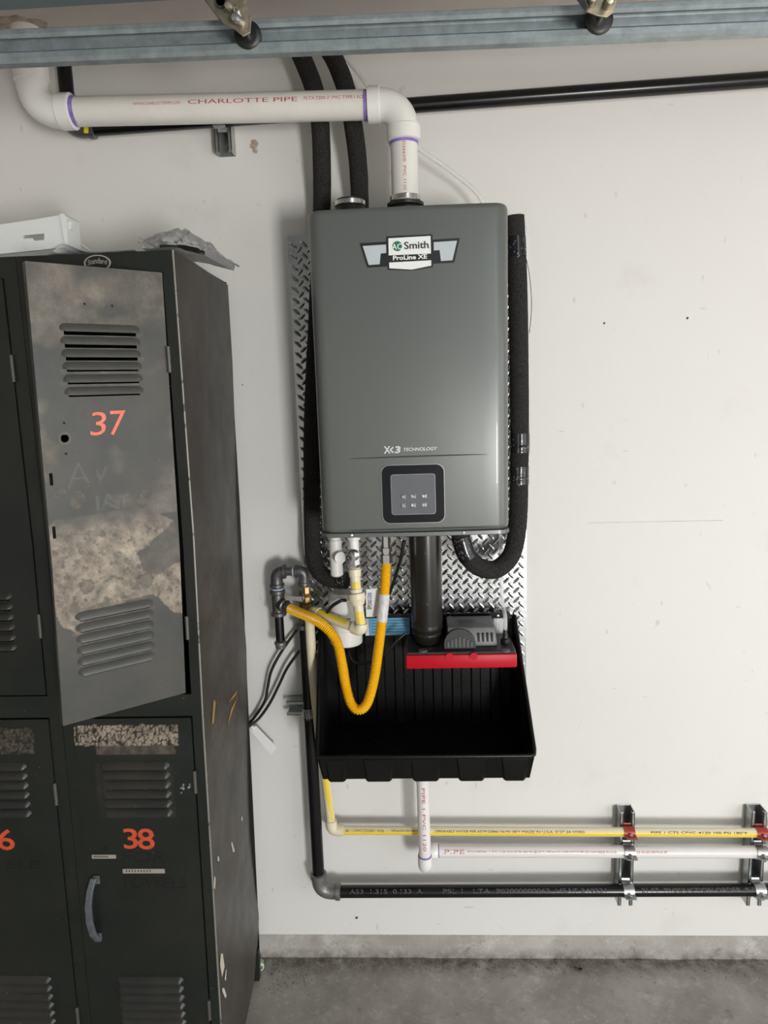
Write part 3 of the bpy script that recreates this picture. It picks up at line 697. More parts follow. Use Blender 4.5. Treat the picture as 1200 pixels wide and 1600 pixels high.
# motor housing
gx0, gx1 = A(698, 1000, -.13).x, A(776, 1000, -.13).x; hz = zt+.006; hh = .048
mb = MB(); yf, yb = -.152, -.062
mb.add([V(gx0, yf, hz), V(gx1, yf, hz), V(gx1+.004, yb, hz), V(gx0, yb, hz), V(gx0+.002, yf+.010, hz+hh), V(gx1-.005, yf+.010, hz+hh), V(gx1-.006, yb, hz+hh+.004), V(gx0+.002, yb, hz+hh+.004)],
       [(0, 3, 2, 1), (4, 5, 6, 7), (0, 1, 5, 4), (1, 2, 6, 5), (2, 3, 7, 6), (3, 0, 4, 7)]); hs = obj('motor_housing', mb, M_PUMPGREY, pump, bevel=.004, smooth=40)
for k in range(4):
    x = lerp(gx0, gx1, .63+.088*k); mb = MB(); mb.box((x-.0022, yf-.0008+.002, hz+.012), (x+.0022, yf+.006, hz+.034)); obj('vent_slot_shade', mb, M_MARKERHOLE, hs)  # black boxes paint the dark inside of the vent slots
mb = MB(); cx = lerp(gx0, gx1, .25); wd = (gx1-gx0)*.31; K = 10
arc = [V(cx-wd, yf-.012, hz)]+[V(cx+wd*math.cos(math.pi*(1-k/K)), yf-.012+.014*math.sin(math.pi*k/K), hz+.012+.034*math.sin(math.pi*k/K)) for k in range(K+1)]+[V(cx+wd, yf-.012, hz)]
mb.prism(arc, (0, .03, 0)); dm = obj('ribbed_shroud', mb, M_PUMPDK, pump, smooth=30)
for k in range(7):
    x = cx-wd*.75+wd*1.5*k/6; mb = MB(); t = abs(k-3)/3; mb.prism([V(x-.0012, yf-.0125, hz+.004), V(x+.0012, yf-.0125, hz+.004), V(x+.0012, yf-.0115+.006*(1-t), hz+.030-.012*t), V(x-.0012, yf-.0115+.006*(1-t), hz+.030-.012*t)], (0, -.002, 0)); obj('shroud_rib', mb, M_PUMPGREY, dm)
# raised oval emblem on the housing top
oc = V(lerp(gx0, gx1, .40), (yf+yb)/2+.002, hz+hh+.0036)
mb = MB(); K = 28
for k in range(K):
    a0, a1 = 2*math.pi*k/K, 2*math.pi*(k+1)/K
    f = lambda an, s: oc+V(math.cos(an)*.021*s, math.sin(an)*.021*s*.75, 0)
    mb.add([f(a0, 1), f(a1, 1), f(a1, .86), f(a0, .86)], [(0, 1, 2, 3)])
obj('emblem_ring', mb, M_PUMPDK, hs)
text('emblem_letters', 'LSP', lambda a, b: oc+V((a-.5)*.026, (b-.5)*.014, .0004), M_PUMPDK, hs, 0, .03)
oc2 = AZ(790, 1005, hz); mb = MB(); mb.lathe(V(oc2.x, -.125, zt+.006), (0, 0, 1), [(0, .012), (.010, .012), (.012, .007), (.022, .007), (.024, .0055), (.034, .0055)], 18); obj('outlet_barb', mb, M_RUBBER, pump, smooth=40)
OUT = V(oc2.x, -.125, zt+.036)
# bracket feet that carry the pump on the pan back
mb = MB(); mb.box((xa+.01, -.060, zb+.002), (xb-.01, -.0462, zt+.003)); obj('rear_bracket', mb, M_PUMPDK, pump)

# black drain cylinder standing on the pump
cxn = A(666, 920, -.118).x
ne = thing('drain_cylinder', 'fat black plastic drain cylinder hanging from the heater onto the pump', 'cylinder', (cxn, -.118, zt+.006))
rN = .040
mb = MB(); mb.lathe(V(cxn, -.118, zt+.0065), (0, 0, 1), [(0, .020), (.002, .030), (.012, .032), (.014, .034), (.024, .036), (.026, .0385), (.031, .0385), (.033, .037), (.040, .039), (.044, .0405), (.050, .039), (.056, rN), (Z0-.0135-zt-.0065, rN+.001)], 36)
obj('barrel', mb, M_NEUT, ne, smooth=35)
for (px, py, r) in ((664, 865, .004), (667, 945, .003)):
    c = A(px, py, -.158); mb = MB(); mb.lathe(c+V(0, .001, 0), (0, -1, 0), [(0, r), (.0015, r), (.002, r*.4)], 14); obj('mould_mark', mb, M_RUBBER, ne, smooth=40)

# clear tube from the pump, behind the heater, to the ceiling
tp = smooth_path([OUT-V(0, 0, .008), OUT+V(0, .004, .04), A(785, 940, -.085), A(783, 880, -.070), A(782, 842, -.062), A(780, 700, -.055), A(775, 500, -.055), A(768, 380, -.060), A(752, 312, -.085), A(705, 268, -.095), A(655, 233, -.098), A(610, 190, -.098), A(575, 135, -.095), A(548, 100, -.08), topfix(A(520, 62, -.06))], 8)
mb = MB(); mb.tube(tp, .0052, 12); o = obj('clear_tube', mb, mat('clear_vinyl', (.86, .87, .87), .15, 0, alpha=.42), smooth=60); tag(o, 'thin clear vinyl drain tube rising from the pump behind the heater to the ceiling', 'tube')

# ================================================================== GAS LINE (black steel), shut-off, drip leg
YGL = -.060; RG = .0172
def fitting_ring(mb, p, d, r, t=.010): mb.lathe(Vector(p), d, [(0, r*.9), (.0015, r), (t-.0015, r), (t, r*.9)], 20)
zg = A(800, 1393, YGL).z; cg = V(A(500, 1391, YGL).x, YGL, zg)
gas = thing('gas_pipe', 'black steel gas pipe with grey elbow, low along the wall then up beside the pan', 'gas pipe', (cg.x, YGL, zg))
gtop = A(474, 975, YGL)
XE = 2.58; ZGE = zg+.008*(XE-cg.x)/(1.30-cg.x)
def far(p, m): return V(XE, m.y, p.z+(m.z-p.z)*(XE-p.x)/(m.x-p.x))      # carry a run on to the end wall
mb = MB(); mb.tube([V(cg.x+.035, YGL, zg), V(XE, YGL, ZGE)], RG, 20); obj('pipe_run', mb, M_BLACKPIPE, gas, smooth=40)
gv = V(cg.x-.002, YGL, zg)
mb = MB(); mb.tube([V(gv.x, YGL, zg+.035), V(gtop.x+.004, YGL, gtop.z)], RG, 20); obj('riser', mb, M_BLACKPIPE, gas, smooth=40)
mb = MB(); mb.tube(bend_path(V(gv.x, YGL, zg+.055), V(gv.x, YGL, zg), V(gv.x+.058, YGL, zg), .040, 10), .0205, 20); fitting_ring(mb, V(gv.x, YGL, zg+.044), (0, 0, 1), .0235, .015); fitting_ring(mb, V(gv.x+.046, YGL, zg), (1, 0, 0), .0235, .015); obj('elbow', mb, M_IRON2, gas, smooth=35)
def lettering(s, xa, xb, h, pick, base, q, r, par, m, up):
    L_ = q.x-base.x; t0, t1 = (A(xa, pick, base.y).x-base.x)/L_, (A(xb, pick, base.y).x-base.x)/L_
    pipe_text('printed_lettering', s, base, q, r, m, par, t0, t1, h, up)
for s, xa_, xb_ in (('A53  1.315  0.133  A', 547, 660), ('PSL 1   LTA', 692, 765), ('P02000000062  HEAT 240221', 775, 945), ('21 FT  PRODUCTION ORDER  B-01', 1000, 1180)):
    lettering(s, xa_, xb_, .011, 1390, V(cg.x, YGL, zg), V(XE, YGL, ZGE), RG, gas, M_GREYINK, .62)
# upper gas assembly
gt = thing('gas_valve_assembly', 'black iron gas elbows, tee and capped drip leg with a brass shut-off by the locker', 'gas fitting', A(432, 1010, -.07))
YA = -.070
e1, e2 = A(434, 893, YA), A(474, 892, YA); e1.z = e2.z = (e1.z+e2.z)/2
tee = A(432, 942, YA); tee.x = e1.x-.004; e1.x = tee.x
mb = MB(); mb.tube([gtop-V(0, 0, .002), V(gtop.x+.006, YGL-.004, e2.z-.058)], .0125, 16); fitting_ring(mb, gtop-V(0, 0, .012), (0, 0, 1), .0215, .014); obj('nipple', mb, M_IRON, gt, smooth=40)
bz = A(478, 915, YA).z; bz2 = A(478, 952, YA).z; bx = A(478, 930, YA).x
mb = MB(); mb.lathe(V(bx, YA+.004, bz2), (0, 0, 1), [(0, .010), (.001, .013), (.010, .013), (.012, .010), (.020, .014), (.034, .014), (.040, .010), (.044, .013), (bz-bz2, .013), (bz-bz2+.002, .010)], 8); obj('brass_valve', mb, M_BRASS, gt)
vh = A(470, 936, YA-.02); mb = MB(); mb.lathe(vh+V(.004, .012, 0), (-.3, -1, 0), [(0, .006), (.008, .006), (.010, .009), (.014, .009)], 8); obj('valve_stem', mb, M_STEEL, gt)
va, vb = A(446, 934, YA-.022), A(470, 936, YA-.022); mb = MB(); mb.prism([va+V(0, 0, .007), vb+V(0, 0, .006), vb-V(0, 0, .005), va-V(0, 0, .006)], (0, -.002, 0)); obj('valve_handle', mb, M_STEEL, gt)
mb = MB(); mb.tube(bend_path(V(bx-.003, YA+.002, bz-.002), V(e2.x+.002, YA, e2.z), V(e2.x-.022, YA, e2.z), .016, 8), .0148, 18); fitting_ring(mb, V(e2.x-.014, YA, e2.z), (-1, 0, 0), .0175, .009); fitting_ring(mb, V(bx-.003, YA+.002, bz), (0, 0, 1), .0170, .010); obj('elbow', mb, M_IRON, gt, smooth=35)
mb = MB(); mb.tube([V(e2.x-.010, YA, e2.z), V(e1.x+.016, YA, e1.z)], .0118, 16); obj('nipple', mb, M_IRON, gt, smooth=40)
obj('thread_sealant', ring(V(e2.x-.0232, YA, e2.z), (-1, 0, 0), .0118, .0126, .005, 18), mat('pipe_sealant', (.36, .45, .56), .5), gt, smooth=40)
mb = MB(); mb.tube(bend_path(V(e1.x+.024, YA, e1.z), V(e1.x, YA, e1.z), V(e1.x, YA, e1.z-.040), .022, 8), .0165, 18); fitting_ring(mb, V(e1.x+.016, YA, e1.z), (1, 0, 0), .0195, .010); fitting_ring(mb, V(e1.x, YA, e1.z-.032), (0, 0, -1), .0195, .010); obj('elbow', mb, M_IRON, gt, smooth=35)
tz0, tz1 = A(432, 962, YA).z, A(432, 921, YA).z
mb = MB(); mb.lathe(V(tee.x, YA, tz0), (0, 0, 1), [(0, .0180), (.002, .0205), (.010, .0205), (.013, .0170), (.030, .0170), (tz1-tz0-.013, .0170), (tz1-tz0-.010, .0205), (tz1-tz0-.002, .0205), (tz1-tz0, .0180)], 20)
br_d = (A(460, 954, YA-.040)-V(tee.x, YA, tee.z)).normalized(); mb.lathe(V(tee.x, YA, tee.z), br_d, [(0, .0155), (.018, .0155), (.020, .0185), (.028, .0185), (.030, .016)], 20); obj('tee', mb, M_IRON, gt, smooth=35)
mb = MB(); mb.tube([V(tee.x, YA, e1.z-.036), V(tee.x, YA, tz1-.004)], .0118, 16); obj('nipple', mb, M_IRON, gt, smooth=40)
obj('thread_sealant', ring(V(tee.x, YA, tz1), (0, 0, 1), .0118, .0160, .004, 18), mat('pipe_sealant', (.36, .45, .56), .5), gt, smooth=40)
dz0 = A(433, 1013, YA).z; dz1 = A(433, 1000, YA).z
mb = MB(); mb.tube([V(tee.x, YA, tz0+.004), V(tee.x, YA, dz1)], .0120, 16); obj('drip_leg', mb, M_BLACKPIPE, gt, smooth=40)
mb = MB(); mb.lathe(V(tee.x, YA, dz0), (0, 0, 1), [(0, .008), (.001, .0135), (.010, .0145), (.012, .0165), (.018, .0165), (.020, .0145)], 20); obj('cap', mb, M_IRON2, gt, smooth=35)
bs = V(tee.x, YA, tee.z)+br_d*.028; be = A(463, 955, YA-.030)
mb = MB(); mb.lathe(bs, br_d, [(0, .0115), (.006, .0115), (.0065, .0155), (.016, .0155), (.0165, .011), (.026, .011)], 6); obj('flare_nut', mb, M_IRON, gt)

# yellow flex connector
fl = thing('flex_gas_hose', 'bright yellow corrugated gas connector hose hanging in a V', 'gas hose', A(561, 1112, -.2))
fp = smooth_path([bs+br_d*.020, bs+br_d*.040, A(492, 968, -.160), A(513, 984, -.182), A(527, 1005, -.185), A(534, 1035, -.188), A(540, 1070, -.185), A(548, 1098, -.192), A(559, 1109, -.195), A(571, 1103, -.195), A(580, 1080, -.192), A(588, 1040, -.186), A(596, 975, -.176), A(601, 925, -.168), A(604, 876, -.160)], 34)
# even spacing along the length for the corrugation
def resample(path, step):
    out = [path[0]]; acc = 0.0
    for a_, b_ in zip(path, path[1:]):
        d = (b_-a_).length
        while acc+d >= step and d > 1e-9:
            t = (step-acc)/d; a_ = a_.lerp(b_, t); out.append(a_.copy()); d = (b_-a_).length; acc = 0.0
        acc += d
    return out
fr = resample(fp, .00115); mb = MB(); mb.tube(fr, [.0118+.0013*math.cos(2*math.pi*i/4) for i in range(len(fr))], 16); obj('corrugated_tube', mb, M_FLEX, fl, smooth=80)
def near(path, p):
    return min(range(len(path)), key=lambda i: (path[i]-p).length)
i0, i1 = near(fr, A(591, 970, -.176)), near(fr, A(600, 927, -.168)); seg = fr[min(i0, i1):max(i0, i1)]
mb = MB(); mb.tube(seg, .0135, 18); obj('label_sleeve', mb, M_LABEL, fl, smooth=60)
e = fr[-1]; mb = MB(); mb.lathe(e-V(0, 0, .006), (0, 0, 1), [(0, .0118), (.001, .0150), (.022, .0150), (.023, .012), (.028, .012), (.0285, .0145), (.040, .0145), (.041, .0105), (Z0-.0125-e.z+.006, .0105)], 6); obj('swivel_nut', mb, M_STEEL, fl)
# printed tag behind the hose
tg = thing('hose_tag', 'pink and white printed hang tag beside the yellow hose', 'tag', A(580, 965, -.150))
q4 = AXY([(572, 964), (586, 964), (592, 919), (572, 921)], -.150)
mb = MB(); mb.prism(q4, (0, .0006, 0)); obj('card', mb, M_WHITE, tg)
mb = MB(); mb.prism(AXY([(583, 963), (591, 963), (599, 922), (590, 919)], -.1505), (0, .0006, 0)); obj('pink_fold', mb, M_PINK, tg)
for s, y0, y1, m in (('EPOXI', 952, 938, M_INK), ('CODE', 937, 926, M_BLUEINK)):
    a_, b_ = A(574, y0, -.1508), A(580, y1, -.1508); text('tag_lettering', s, lambda u, v: V(lerp(b_.x, a_.x, v)+(b_.x-a_.x)*.15*u, -.1508, lerp(a_.z, b_.z, u)), m, tg, 0, .02)

# ================================================================== SERVICE VALVES AND CREAM CPVC LINE
sv = thing('service_valve', 'chrome service valve with round knob and white body under the heater', 'valve', A(550, 888, -.16))
c = A(553, 866, -.178); mb = MB(); mb.lathe(V(c.x, -.172, Z0-.0125), (0, 0, -1), [(0, .0135), (.010, .0135), (.011, .016), (.030, .016), (.032, .0125), (Z0-.0125-A(553, 888, -.165).z, .0125)], 20); obj('valve_body', mb, M_CANISTER, sv, smooth=35)
mb = MB(); mb.lathe(c+V(0, .010, 0), (0, -1, 0), [(0, .012), (.012, .0145), (.020, .0145), (.024, .011), (.026, .004)], 24); obj('knob', mb, M_STEEL, sv, smooth=35)
lv = AXY([(550, 866), (555, 866), (555, 886), (549, 886)], -.207); mb = MB(); mb.prism(lv, (0, .006, 0)); obj('lever', mb, M_CHROME, sv, bevel=.001)
c = A(553, 887, -.174); mb = MB(); mb.lathe(c, (0, 0, 1), [(0, .012), (.001, .0150), (.008, .0150), (.009, .012)], 6); obj('hex_nut', mb, M_STEEL, sv)
sw = thing('service_valve', 'white plastic service valve behind the chrome knob under the heater', 'valve', A(524, 898, -.130))
c = A(525, 866, -.130); zt2 = Z0-.0125-A(525, 900, -.130).z
mb = MB(); mb.lathe(V(c.x, -.130, Z0-.0125), (0, 0, -1), [(0, .014), (.008, .014), (.009, .017), (.026, .017), (.028, .0135), (.038, .0135), (.039, .016), (zt2-.004, .016), (zt2, .012)], 18); obj('valve_body', mb, M_CANISTER, sw, smooth=35)
mb = MB(); mb.lathe(V(c.x, -.135, c.z-.003), (.6, -1, 0), [(0, .012), (.018, .012), (.020, .015), (.027, .015), (.028, .011)], 18); obj('side_port', mb, M_CANISTER, sw, smooth=35)

RC = .0125
cp = thing('cpvc_pipe', 'cream CPVC relief pipe with yellow stripe, from valve to low wall run', 'pipe', A(515, 1295, -.056))
def stripe(p, q, r, a0, a1, par):
    p, q = Vector(p), Vector(q); d = (q-p).normalized(); f_ = V(0, -1, 0); f_ = (f_-d*f_.dot(d)).normalized(); u_ = d.cross(f_)
    if u_.z < 0 and abs(d.z) < .7: u_ = -u_
    mb = MB(); mb.grid(lambda s, t: lerp(p, q, s)+(f_*math.cos(lerp(a0, a1, t))+u_*math.sin(lerp(a0, a1, t)))*(r+.0004), 1, 8); return obj('yellow_stripe', mb, M_CSTRIPE, par, smooth=60)
top = A(554, 889, -.175); un = A(557, 930, -.185); bt = A(565, 985, -.200)
mb = MB(); mb.lathe(top, un-top, [(0, .0125), (.001, .0155), (.018, .0150), (.020, .0128), ((un-top).length, RC)], 22); obj('adapter', mb, M_CPVC, cp, smooth=35)
d = (bt-un).normalized(); Lb = (bt-un).length
mb = MB(); mb.lathe(un-d*.016, d, [(0, .0135), (.001, .0155), (.010, .0155), (.012, .0215), (.026, .0215), (.030, .0185), (.040, .0160), (.041, .013)], 22); obj('union', mb, M_CPVC, cp, smooth=30)
mb = MB(); mb.tube([un, bt], RC, 20); obj('pipe', mb, M_CPVC, cp, smooth=40)
stripe(top+(un-top)*.5, top+(un-top)*.72, RC+.0006, -.8, .45, cp); stripe(lerp(un, bt, .46), lerp(un, bt, .80), RC, -.8, .45, cp)
dg2 = A(490, 955, -.112)
mb = MB(); mb.tube(bend_path(bt+(un-bt)*.16, bt, lerp(bt, dg2, .16), .016, 8), .0165, 20); obj('elbow', mb, M_CPVC, cp, smooth=50)
mb = MB(); mb.tube([bt, dg2], RC, 20); obj('pipe', mb, M_CPVC, cp, smooth=40)
stripe(lerp(bt, dg2, .25), lerp(bt, dg2, .9), RC, .3, 1.3, cp)
v0 = A(484, 972, -.100); v1 = A(489, 1050, -.096)
mb = MB(); mb.tube(bend_path(lerp(dg2, bt, .12), dg2, dg2+(v0-dg2)*.9, .012, 6), .0155, 18); obj('elbow', mb, M_CPVC, cp, smooth=50)
YY = -.054; zy0 = A(525, 1297, YY).z; ye = V(A(518, 1297, YY).x, YY, A(560, 1297, YY).z)
yq = far(ye, A(1175, 1301, YY))
vtop2 = A(512, 1225, YY)
mb = MB(); vt3 = A(507.5, 1205, -.062); mb.tube(smooth_path([dg2, v0.lerp(dg2, .3), v0, v1, A(496, 1120, -.090), A(503, 1180, -.070), vt3], 6)+[V(ye.x, YY, ye.z+.02)], RC, 18); obj('drop_pipe', mb, M_CPVC, cp, smooth=50)
stripe(vt3, V(ye.x, YY, ye.z+.036), RC, -.75, .35, cp)
mb = MB(); mb.tube(bend_path(V(ye.x, YY, ye.z+.032), ye, V(ye.x+.034, YY, ye.z), .020, 8), .0162, 20); obj('elbow', mb, M_CPVC, cp, smooth=50)
mb = MB(); mb.tube([ye, yq], RC, 20); obj('pipe_run', mb, M_CPVC, cp, smooth=40)
stripe(ye+V(.034, 0, 0), yq, RC, -.5, .46, cp)
for s, xa_, xb_ in (('100 11 CPVC CTS SDR11 4120', 540, 600), ('NSF-pw U.P. CPVC 400 PSI', 612, 655), ('DRINKABLE WATER PIPE ASTM D2846 100 PSI 180\u00b0F', 680, 812), ('MADE IN U.S.A. 0127 24', 815, 890), ('HYDRO', 893, 912), ('PIPE 1 CTS CPVC 4120 100 PSI 180\u00b0F', 1015, 1165)):
    lettering(s, xa_, xb_, .0062, 1298, ye, yq, RC+.0004, cp, M_INK, .50)

# white canister behind
cc = A(540, 965, -.098); c0 = A(548, 1006, -.098).z; c1 = A(541, 924, -.098).z; cx = cc.x
cn = thing('filter_canister', 'white cylindrical filter canister behind the cream pipe, strapped above the pan', 'canister', (cx, -.1, c0))
mb = MB(); mb.lathe(V(cx, -.098, c0), (0, 0, 1), [(0, .026), (.002, .037), (.006, .042), (.045, .043), (.047, .0415), (.049, .043), (c1-c0-.012, .043), (c1-c0-.006, .040), (c1-c0, .034)], 32); obj('body', mb, M_CANISTER, cn, smooth=30)
for k, z in enumerate((c0+.088, c0+.080)):
    mb = MB(); mb.grid(lambda s, t: V(cx+math.sin(-.7+.5*s+.6*(k))*.0434, -.098-math.cos(-.7+.5*s+.6*k)*.0434, z+.003*t), 5, 1); obj('label_line', mb, M_GREYINK, cn)
mb = MB(); mb.box((cx-.012, -.0565, c0+.03), (cx+.012, -.0466, c0+.06)); obj('rear_mount', mb, M_CANISTER, cn)

# ================================================================== WHITE DRAIN PIPE
RD = .0166; YW = -.058
dw = thing('drain_pipe', 'white drain pipe with red print dropping from the pan, then along the wall', 'pipe', A(664, 1345, -.1))
d0 = A(660, 1216, -.112); d1 = A(664, 1340, -.112); dx = d1.x
hzw = A(800, 1329.5, YW).z; hq = far(V(dx+.012, YW, hzw), A(1175, 1331, YW))
mb = MB(); mb.tube([V(dx-.002, -.112, ZP0-.001), V(dx, -.112, hzw+.02)], RD, 22); obj('drop', mb, M_PVC2, dw, smooth=40)
mb = MB(); mb.tube(bend_path(V(dx, -.112, hzw+.024), V(dx, -.112, hzw-.012), V(dx, -.080, hzw-.008), .020, 8), .0196, 22); obj('elbow', mb, M_PVCFIT, dw, smooth=50)
obj('primer_ring', ring(V(dx, -.112, hzw+.024), (0, 0, 1), RD, RD+.001, .004, 24), M_PURPLE, dw, smooth=40)
mb = MB(); mb.tube(bend_path(V(dx, -.085, hzw), V(dx+.002, YW, hzw), V(dx+.036, YW, hzw), .018, 8), .0196, 22); mb.lathe(V(dx+.014, YW, hzw), (1, 0, 0), [(0, .0196), (.002, .0212), (.021, .0212), (.023, .0196)], 22); obj('elbow', mb, M_PVCFIT, dw, smooth=50)
obj('primer_ring', ring(V(dx+.0372, YW, hzw), (1, 0, 0), RD, RD+.001, .003, 24), M_PURPLE, dw, smooth=40)
mb = MB(); mb.tube([V(dx+.012, YW, hzw), hq], RD, 22); obj('pipe_run', mb, M_PVC2, dw, smooth=40)
b0 = V(dx+.012, YW, hzw)
lettering('PIPE', 694, 725, .0105, 1325, b0, hq, RD, dw, M_REDINK, .52)
for s, xa_, xb_ in (('PLTX 0401001 1" PVC 1120 SCH 40 PR 450 PSI @ 23\u00b0C', 730, 850), ('NSF-pw U.P. CODE ASTM D1785', 853, 910), ('CP-110-P MADE IN U.S.A.', 912, 962), ('23 03-05 007416 SP', 992, 1040)):
    lettering(s, xa_, xb_, .0062, 1326, b0, hq, RD, dw, M_REDINK, .52)
vs, fs = text2d('PIPE 1 PVC 1120'); mb = MB(); mb.add([V(dx+math.sin((b-.5)*.5)*(RD+.0004), -.112-math.cos((b-.5)*.5)*(RD+.0004), lerp(d0.z-.02, hzw+.05, a)) for a, b in vs], fs); obj('printed_lettering', mb, M_REDINK, dw)

# ================================================================== STRUTS AND CLAMPS
def strut_vert(label, x, z0, z1, w=.041, d=.041):
    t = thing('wall_strut', label, 'strut', (x, 0, z0)); mb = MB(); th = .0026
    mb.box((x-w/2, -.0005-th, z0), (x+w/2, -.0005, z1))
    for s in (-1, 1):
        mb.box((min(x+s*w/2, x+s*(w/2-th)), -d, z0), (max(x+s*w/2, x+s*(w/2-th)), -.0005, z1))
        mb.box((min(x+s*w/2, x+s*(w/2-.0095)), -d, z0), (max(x+s*w/2, x+s*(w/2-.0095)), -d+th, z1))
        mb.box((min(x+s*(w/2-.0095), x+s*(w/2-.0095+th)), -d, z0), (max(x+s*(w/2-.0095), x+s*(w/2-.0095+th)), -d+.008, z1))
    obj('channel', mb, M_STRUT, t, bevel=.0006); return t
def clamp(label, grp, x, c, r, m, name='pipe_clamp'):
    """strut clamp hugging a horizontal pipe: c = pipe centre (y, z)"""
    cy, cz = c; t = thing(name, label, 'pipe clamp', (x, cy, cz), grp); w = .0145; K = 12
    for s in (1, -1):
        P = []; r0, r1 = r+.0005, r+.0026
        P.append((-.0385, cz+s*(r+.004)))
        for k in range(K+1):
            a = math.radians(lerp(30, 172, k/K)); P.append((cy+math.cos(a)*r1, cz+s*math.sin(a)*r1))
        # ear toward the camera
        P.append((cy-r1-.002, cz+s*.0018)); P.append((cy-r1-.017, cz+s*.0018))
        n = len(P); mb = MB(); th = .0018
        for i in range(n-1):
            a_, b_ = V(0, *P[i]), V(0, *P[i+1]); dd = (b_-a_).normalized(); nn = V(0, -dd.z, dd.y)*s*-1*th
            mb.add([V(x-w, a_.y, a_.z), V(x+w, a_.y, a_.z), V(x+w, b_.y, b_.z), V(x-w, b_.y, b_.z), V(x-w, a_.y, a_.z)-nn, V(x+w, a_.y, a_.z)-nn, V(x+w, b_.y, b_.z)-nn, V(x-w, b_.y, b_.z)-nn],
                   [(0, 1, 2, 3), (7, 6, 5, 4), (0, 3, 7, 4), (1, 5, 6, 2), (0, 4, 5, 1), (3, 2, 6, 7)])
        obj('clamp_half', mb, m, t)
    mb = MB(); mb.lathe(V(x, cy-r-.011, cz+.003), (0, 0, 1), [(0, .0052), (.003, .0052), (.004, .004)], 6); mb.lathe(V(x, cy-r-.011, cz-.010), (0, 0, 1), [(0, .0028), (.013, .0028)], 10); obj('bolt', mb, M_STEEL, t)
s1x = A(979, 1335, -.041).x; s2x = A(1183, 1335, -.041).x; sz1 = A(975, 1272, -.041).z+.004; sz0 = A(975, 1408, -.03).z-.006
for x, nm in ((s1x, 'nearer the drain pan'), (s2x, 'farther from the drain pan')):
    strut_vert('zinc channel strut holding three low pipes, the one %s' % nm, x, sz0, sz1)
    def zat(p, q): return lerp(p.z, q.z, (x-p.x)/(q.x-p.x))
    clamp('red coated clamp on the cream pipe at the strut %s' % nm, 'clamps on the low pipes', x, (YY, zat(ye, yq)), RC, M_REDCLAMP)
    clamp('zinc clamp on the white drain pipe at the strut %s' % nm, 'clamps on the low pipes', x, (YW, zat(b0, hq)), RD, M_STRUT)
    clamp('zinc clamp on the black gas pipe at the strut %s' % nm, 'clamps on the low pipes', x, (YGL, zat(V(cg.x+.035, YGL, zg), V(XE, YGL, ZGE))), RG, M_STRUT)
# horizontal strut stub behind the gas riser, with clamp
hs0, hs1 = A(449, 1107, -.030).x, A(512, 1105, -.03).x; hsz = A(465, 1104, -.03).z
t = thing('wall_strut', 'short zinc strut stub behind the gas riser, left of the drain pan', 'strut', (hs0, 0, hsz)); mb = MB(); w_ = .0205; th = .0026
mb.box((hs0, -.0031, hsz-w_), (hs1, -.0005, hsz+w_))
for s in (-1, 1):
    za, zb_ = sorted((hsz+s*w_, hsz+s*(w_-th))); mb.box((hs0, -.041, za), (hs1, -.0005, zb_)); za, zb_ = sorted((hsz+s*w_, hsz+s*(w_-.0095))); mb.box((hs0, -.041, za), (hs1, -.0384, zb_))
obj('channel', mb, M_STRUT, t, bevel=.0006)
rx = lerp(gv.x, gtop.x+.004, (hsz-zg)/(gtop.z-zg))
t = thing('pipe_clamp', 'zinc clamp holding the vertical gas riser to the short strut stub', 'pipe clamp', (rx, YGL, hsz)); 
mb = MB(); K = 16; R_ = RG+.0006
for k in range(K):
    a0, a1 = math.radians(-200+220*k/K), math.radians(-200+220*(k+1)/K); pt_ = lambda an, r, z: V(rx+math.cos(an)*r, YGL+math.sin(an)*r, z)
    mb.add([pt_(a0, R_, hsz-.013), pt_(a1, R_, hsz-.013), pt_(a1, R_, hsz+.013), pt_(a0, R_, hsz+.013), pt_(a0, R_+.002, hsz-.013), pt_(a1, R_+.002, hsz-.013), pt_(a1, R_+.002, hsz+.013), pt_(a0, R_+.002, hsz+.013)], [(3, 2, 1, 0), (4, 5, 6, 7), (0, 1, 5, 4), (2, 3, 7, 6)])
obj('band', mb, M_STRUT, t, smooth=40)
mb = MB(); mb.box((rx-.004, YGL-RG-.016, hsz-.012), (rx-.002, YGL-RG, hsz+.012)); mb.box((rx+.003, YGL-RG-.016, hsz-.012), (rx+.005, YGL-RG, hsz+.012)); obj('ear', mb, M_STRUT, t)

# ================================================================== UPPER BLACK PIPE
YU = -.060; ul = A(125, 203, YU); ur = A(1200, 124, YU); du = (ur-ul).normalized()
up = thing('black_pipe', 'black steel pipe high on the wall passing behind the white flue', 'pipe', ul)
ux = A(103, 130, YU).x; ul = V(ux, YU, ul.z)
mb = MB(); mb.tube([ul+du*.02, ur+du*((2.58-ur.x)/du.x)], .0170, 20); obj('pipe_run', mb, M_BLACKPIPE, up, smooth=40)
mb = MB(); mb.tube(bend_path(ul+V(0, 0, .050), ul, ul+du*.055, .036, 8), .0198, 20); fitting_ring(mb, ul+V(0, 0, .040), (0, 0, 1), .0225, .014); fitting_ring(mb, ul+du*.044, du, .0225, .016); obj('elbow', mb, M_IRON, up, smooth=35)
mb = MB(); mb.tube([ul+V(0, 0, .04), V(ux, YU, ZC)], .0170, 20); obj('riser', mb, M_BLACKPIPE, up, smooth=40)
tq = AXY([(131, 197), (138, 197), (138, 208), (131, 208)], YU-.0235); mb = MB(); mb.prism(tq, (0, .0008, 0)); obj('yellow_tag', mb, M_TAGYEL, up)
sx = A(348, 215, -.041).x; strut_vert('short zinc strut piece behind the white flue, high on the wall', sx, A(348, 237, -.041).z, A(348, 175, -.041).z)
tz = lerp(ul.z, ur.z, (sx-ul.x)/(ur.x-ul.x)); clamp('zinc clamp on the high black pipe behind the flue', None, sx, (YU, tz), .0170, M_STRUT)
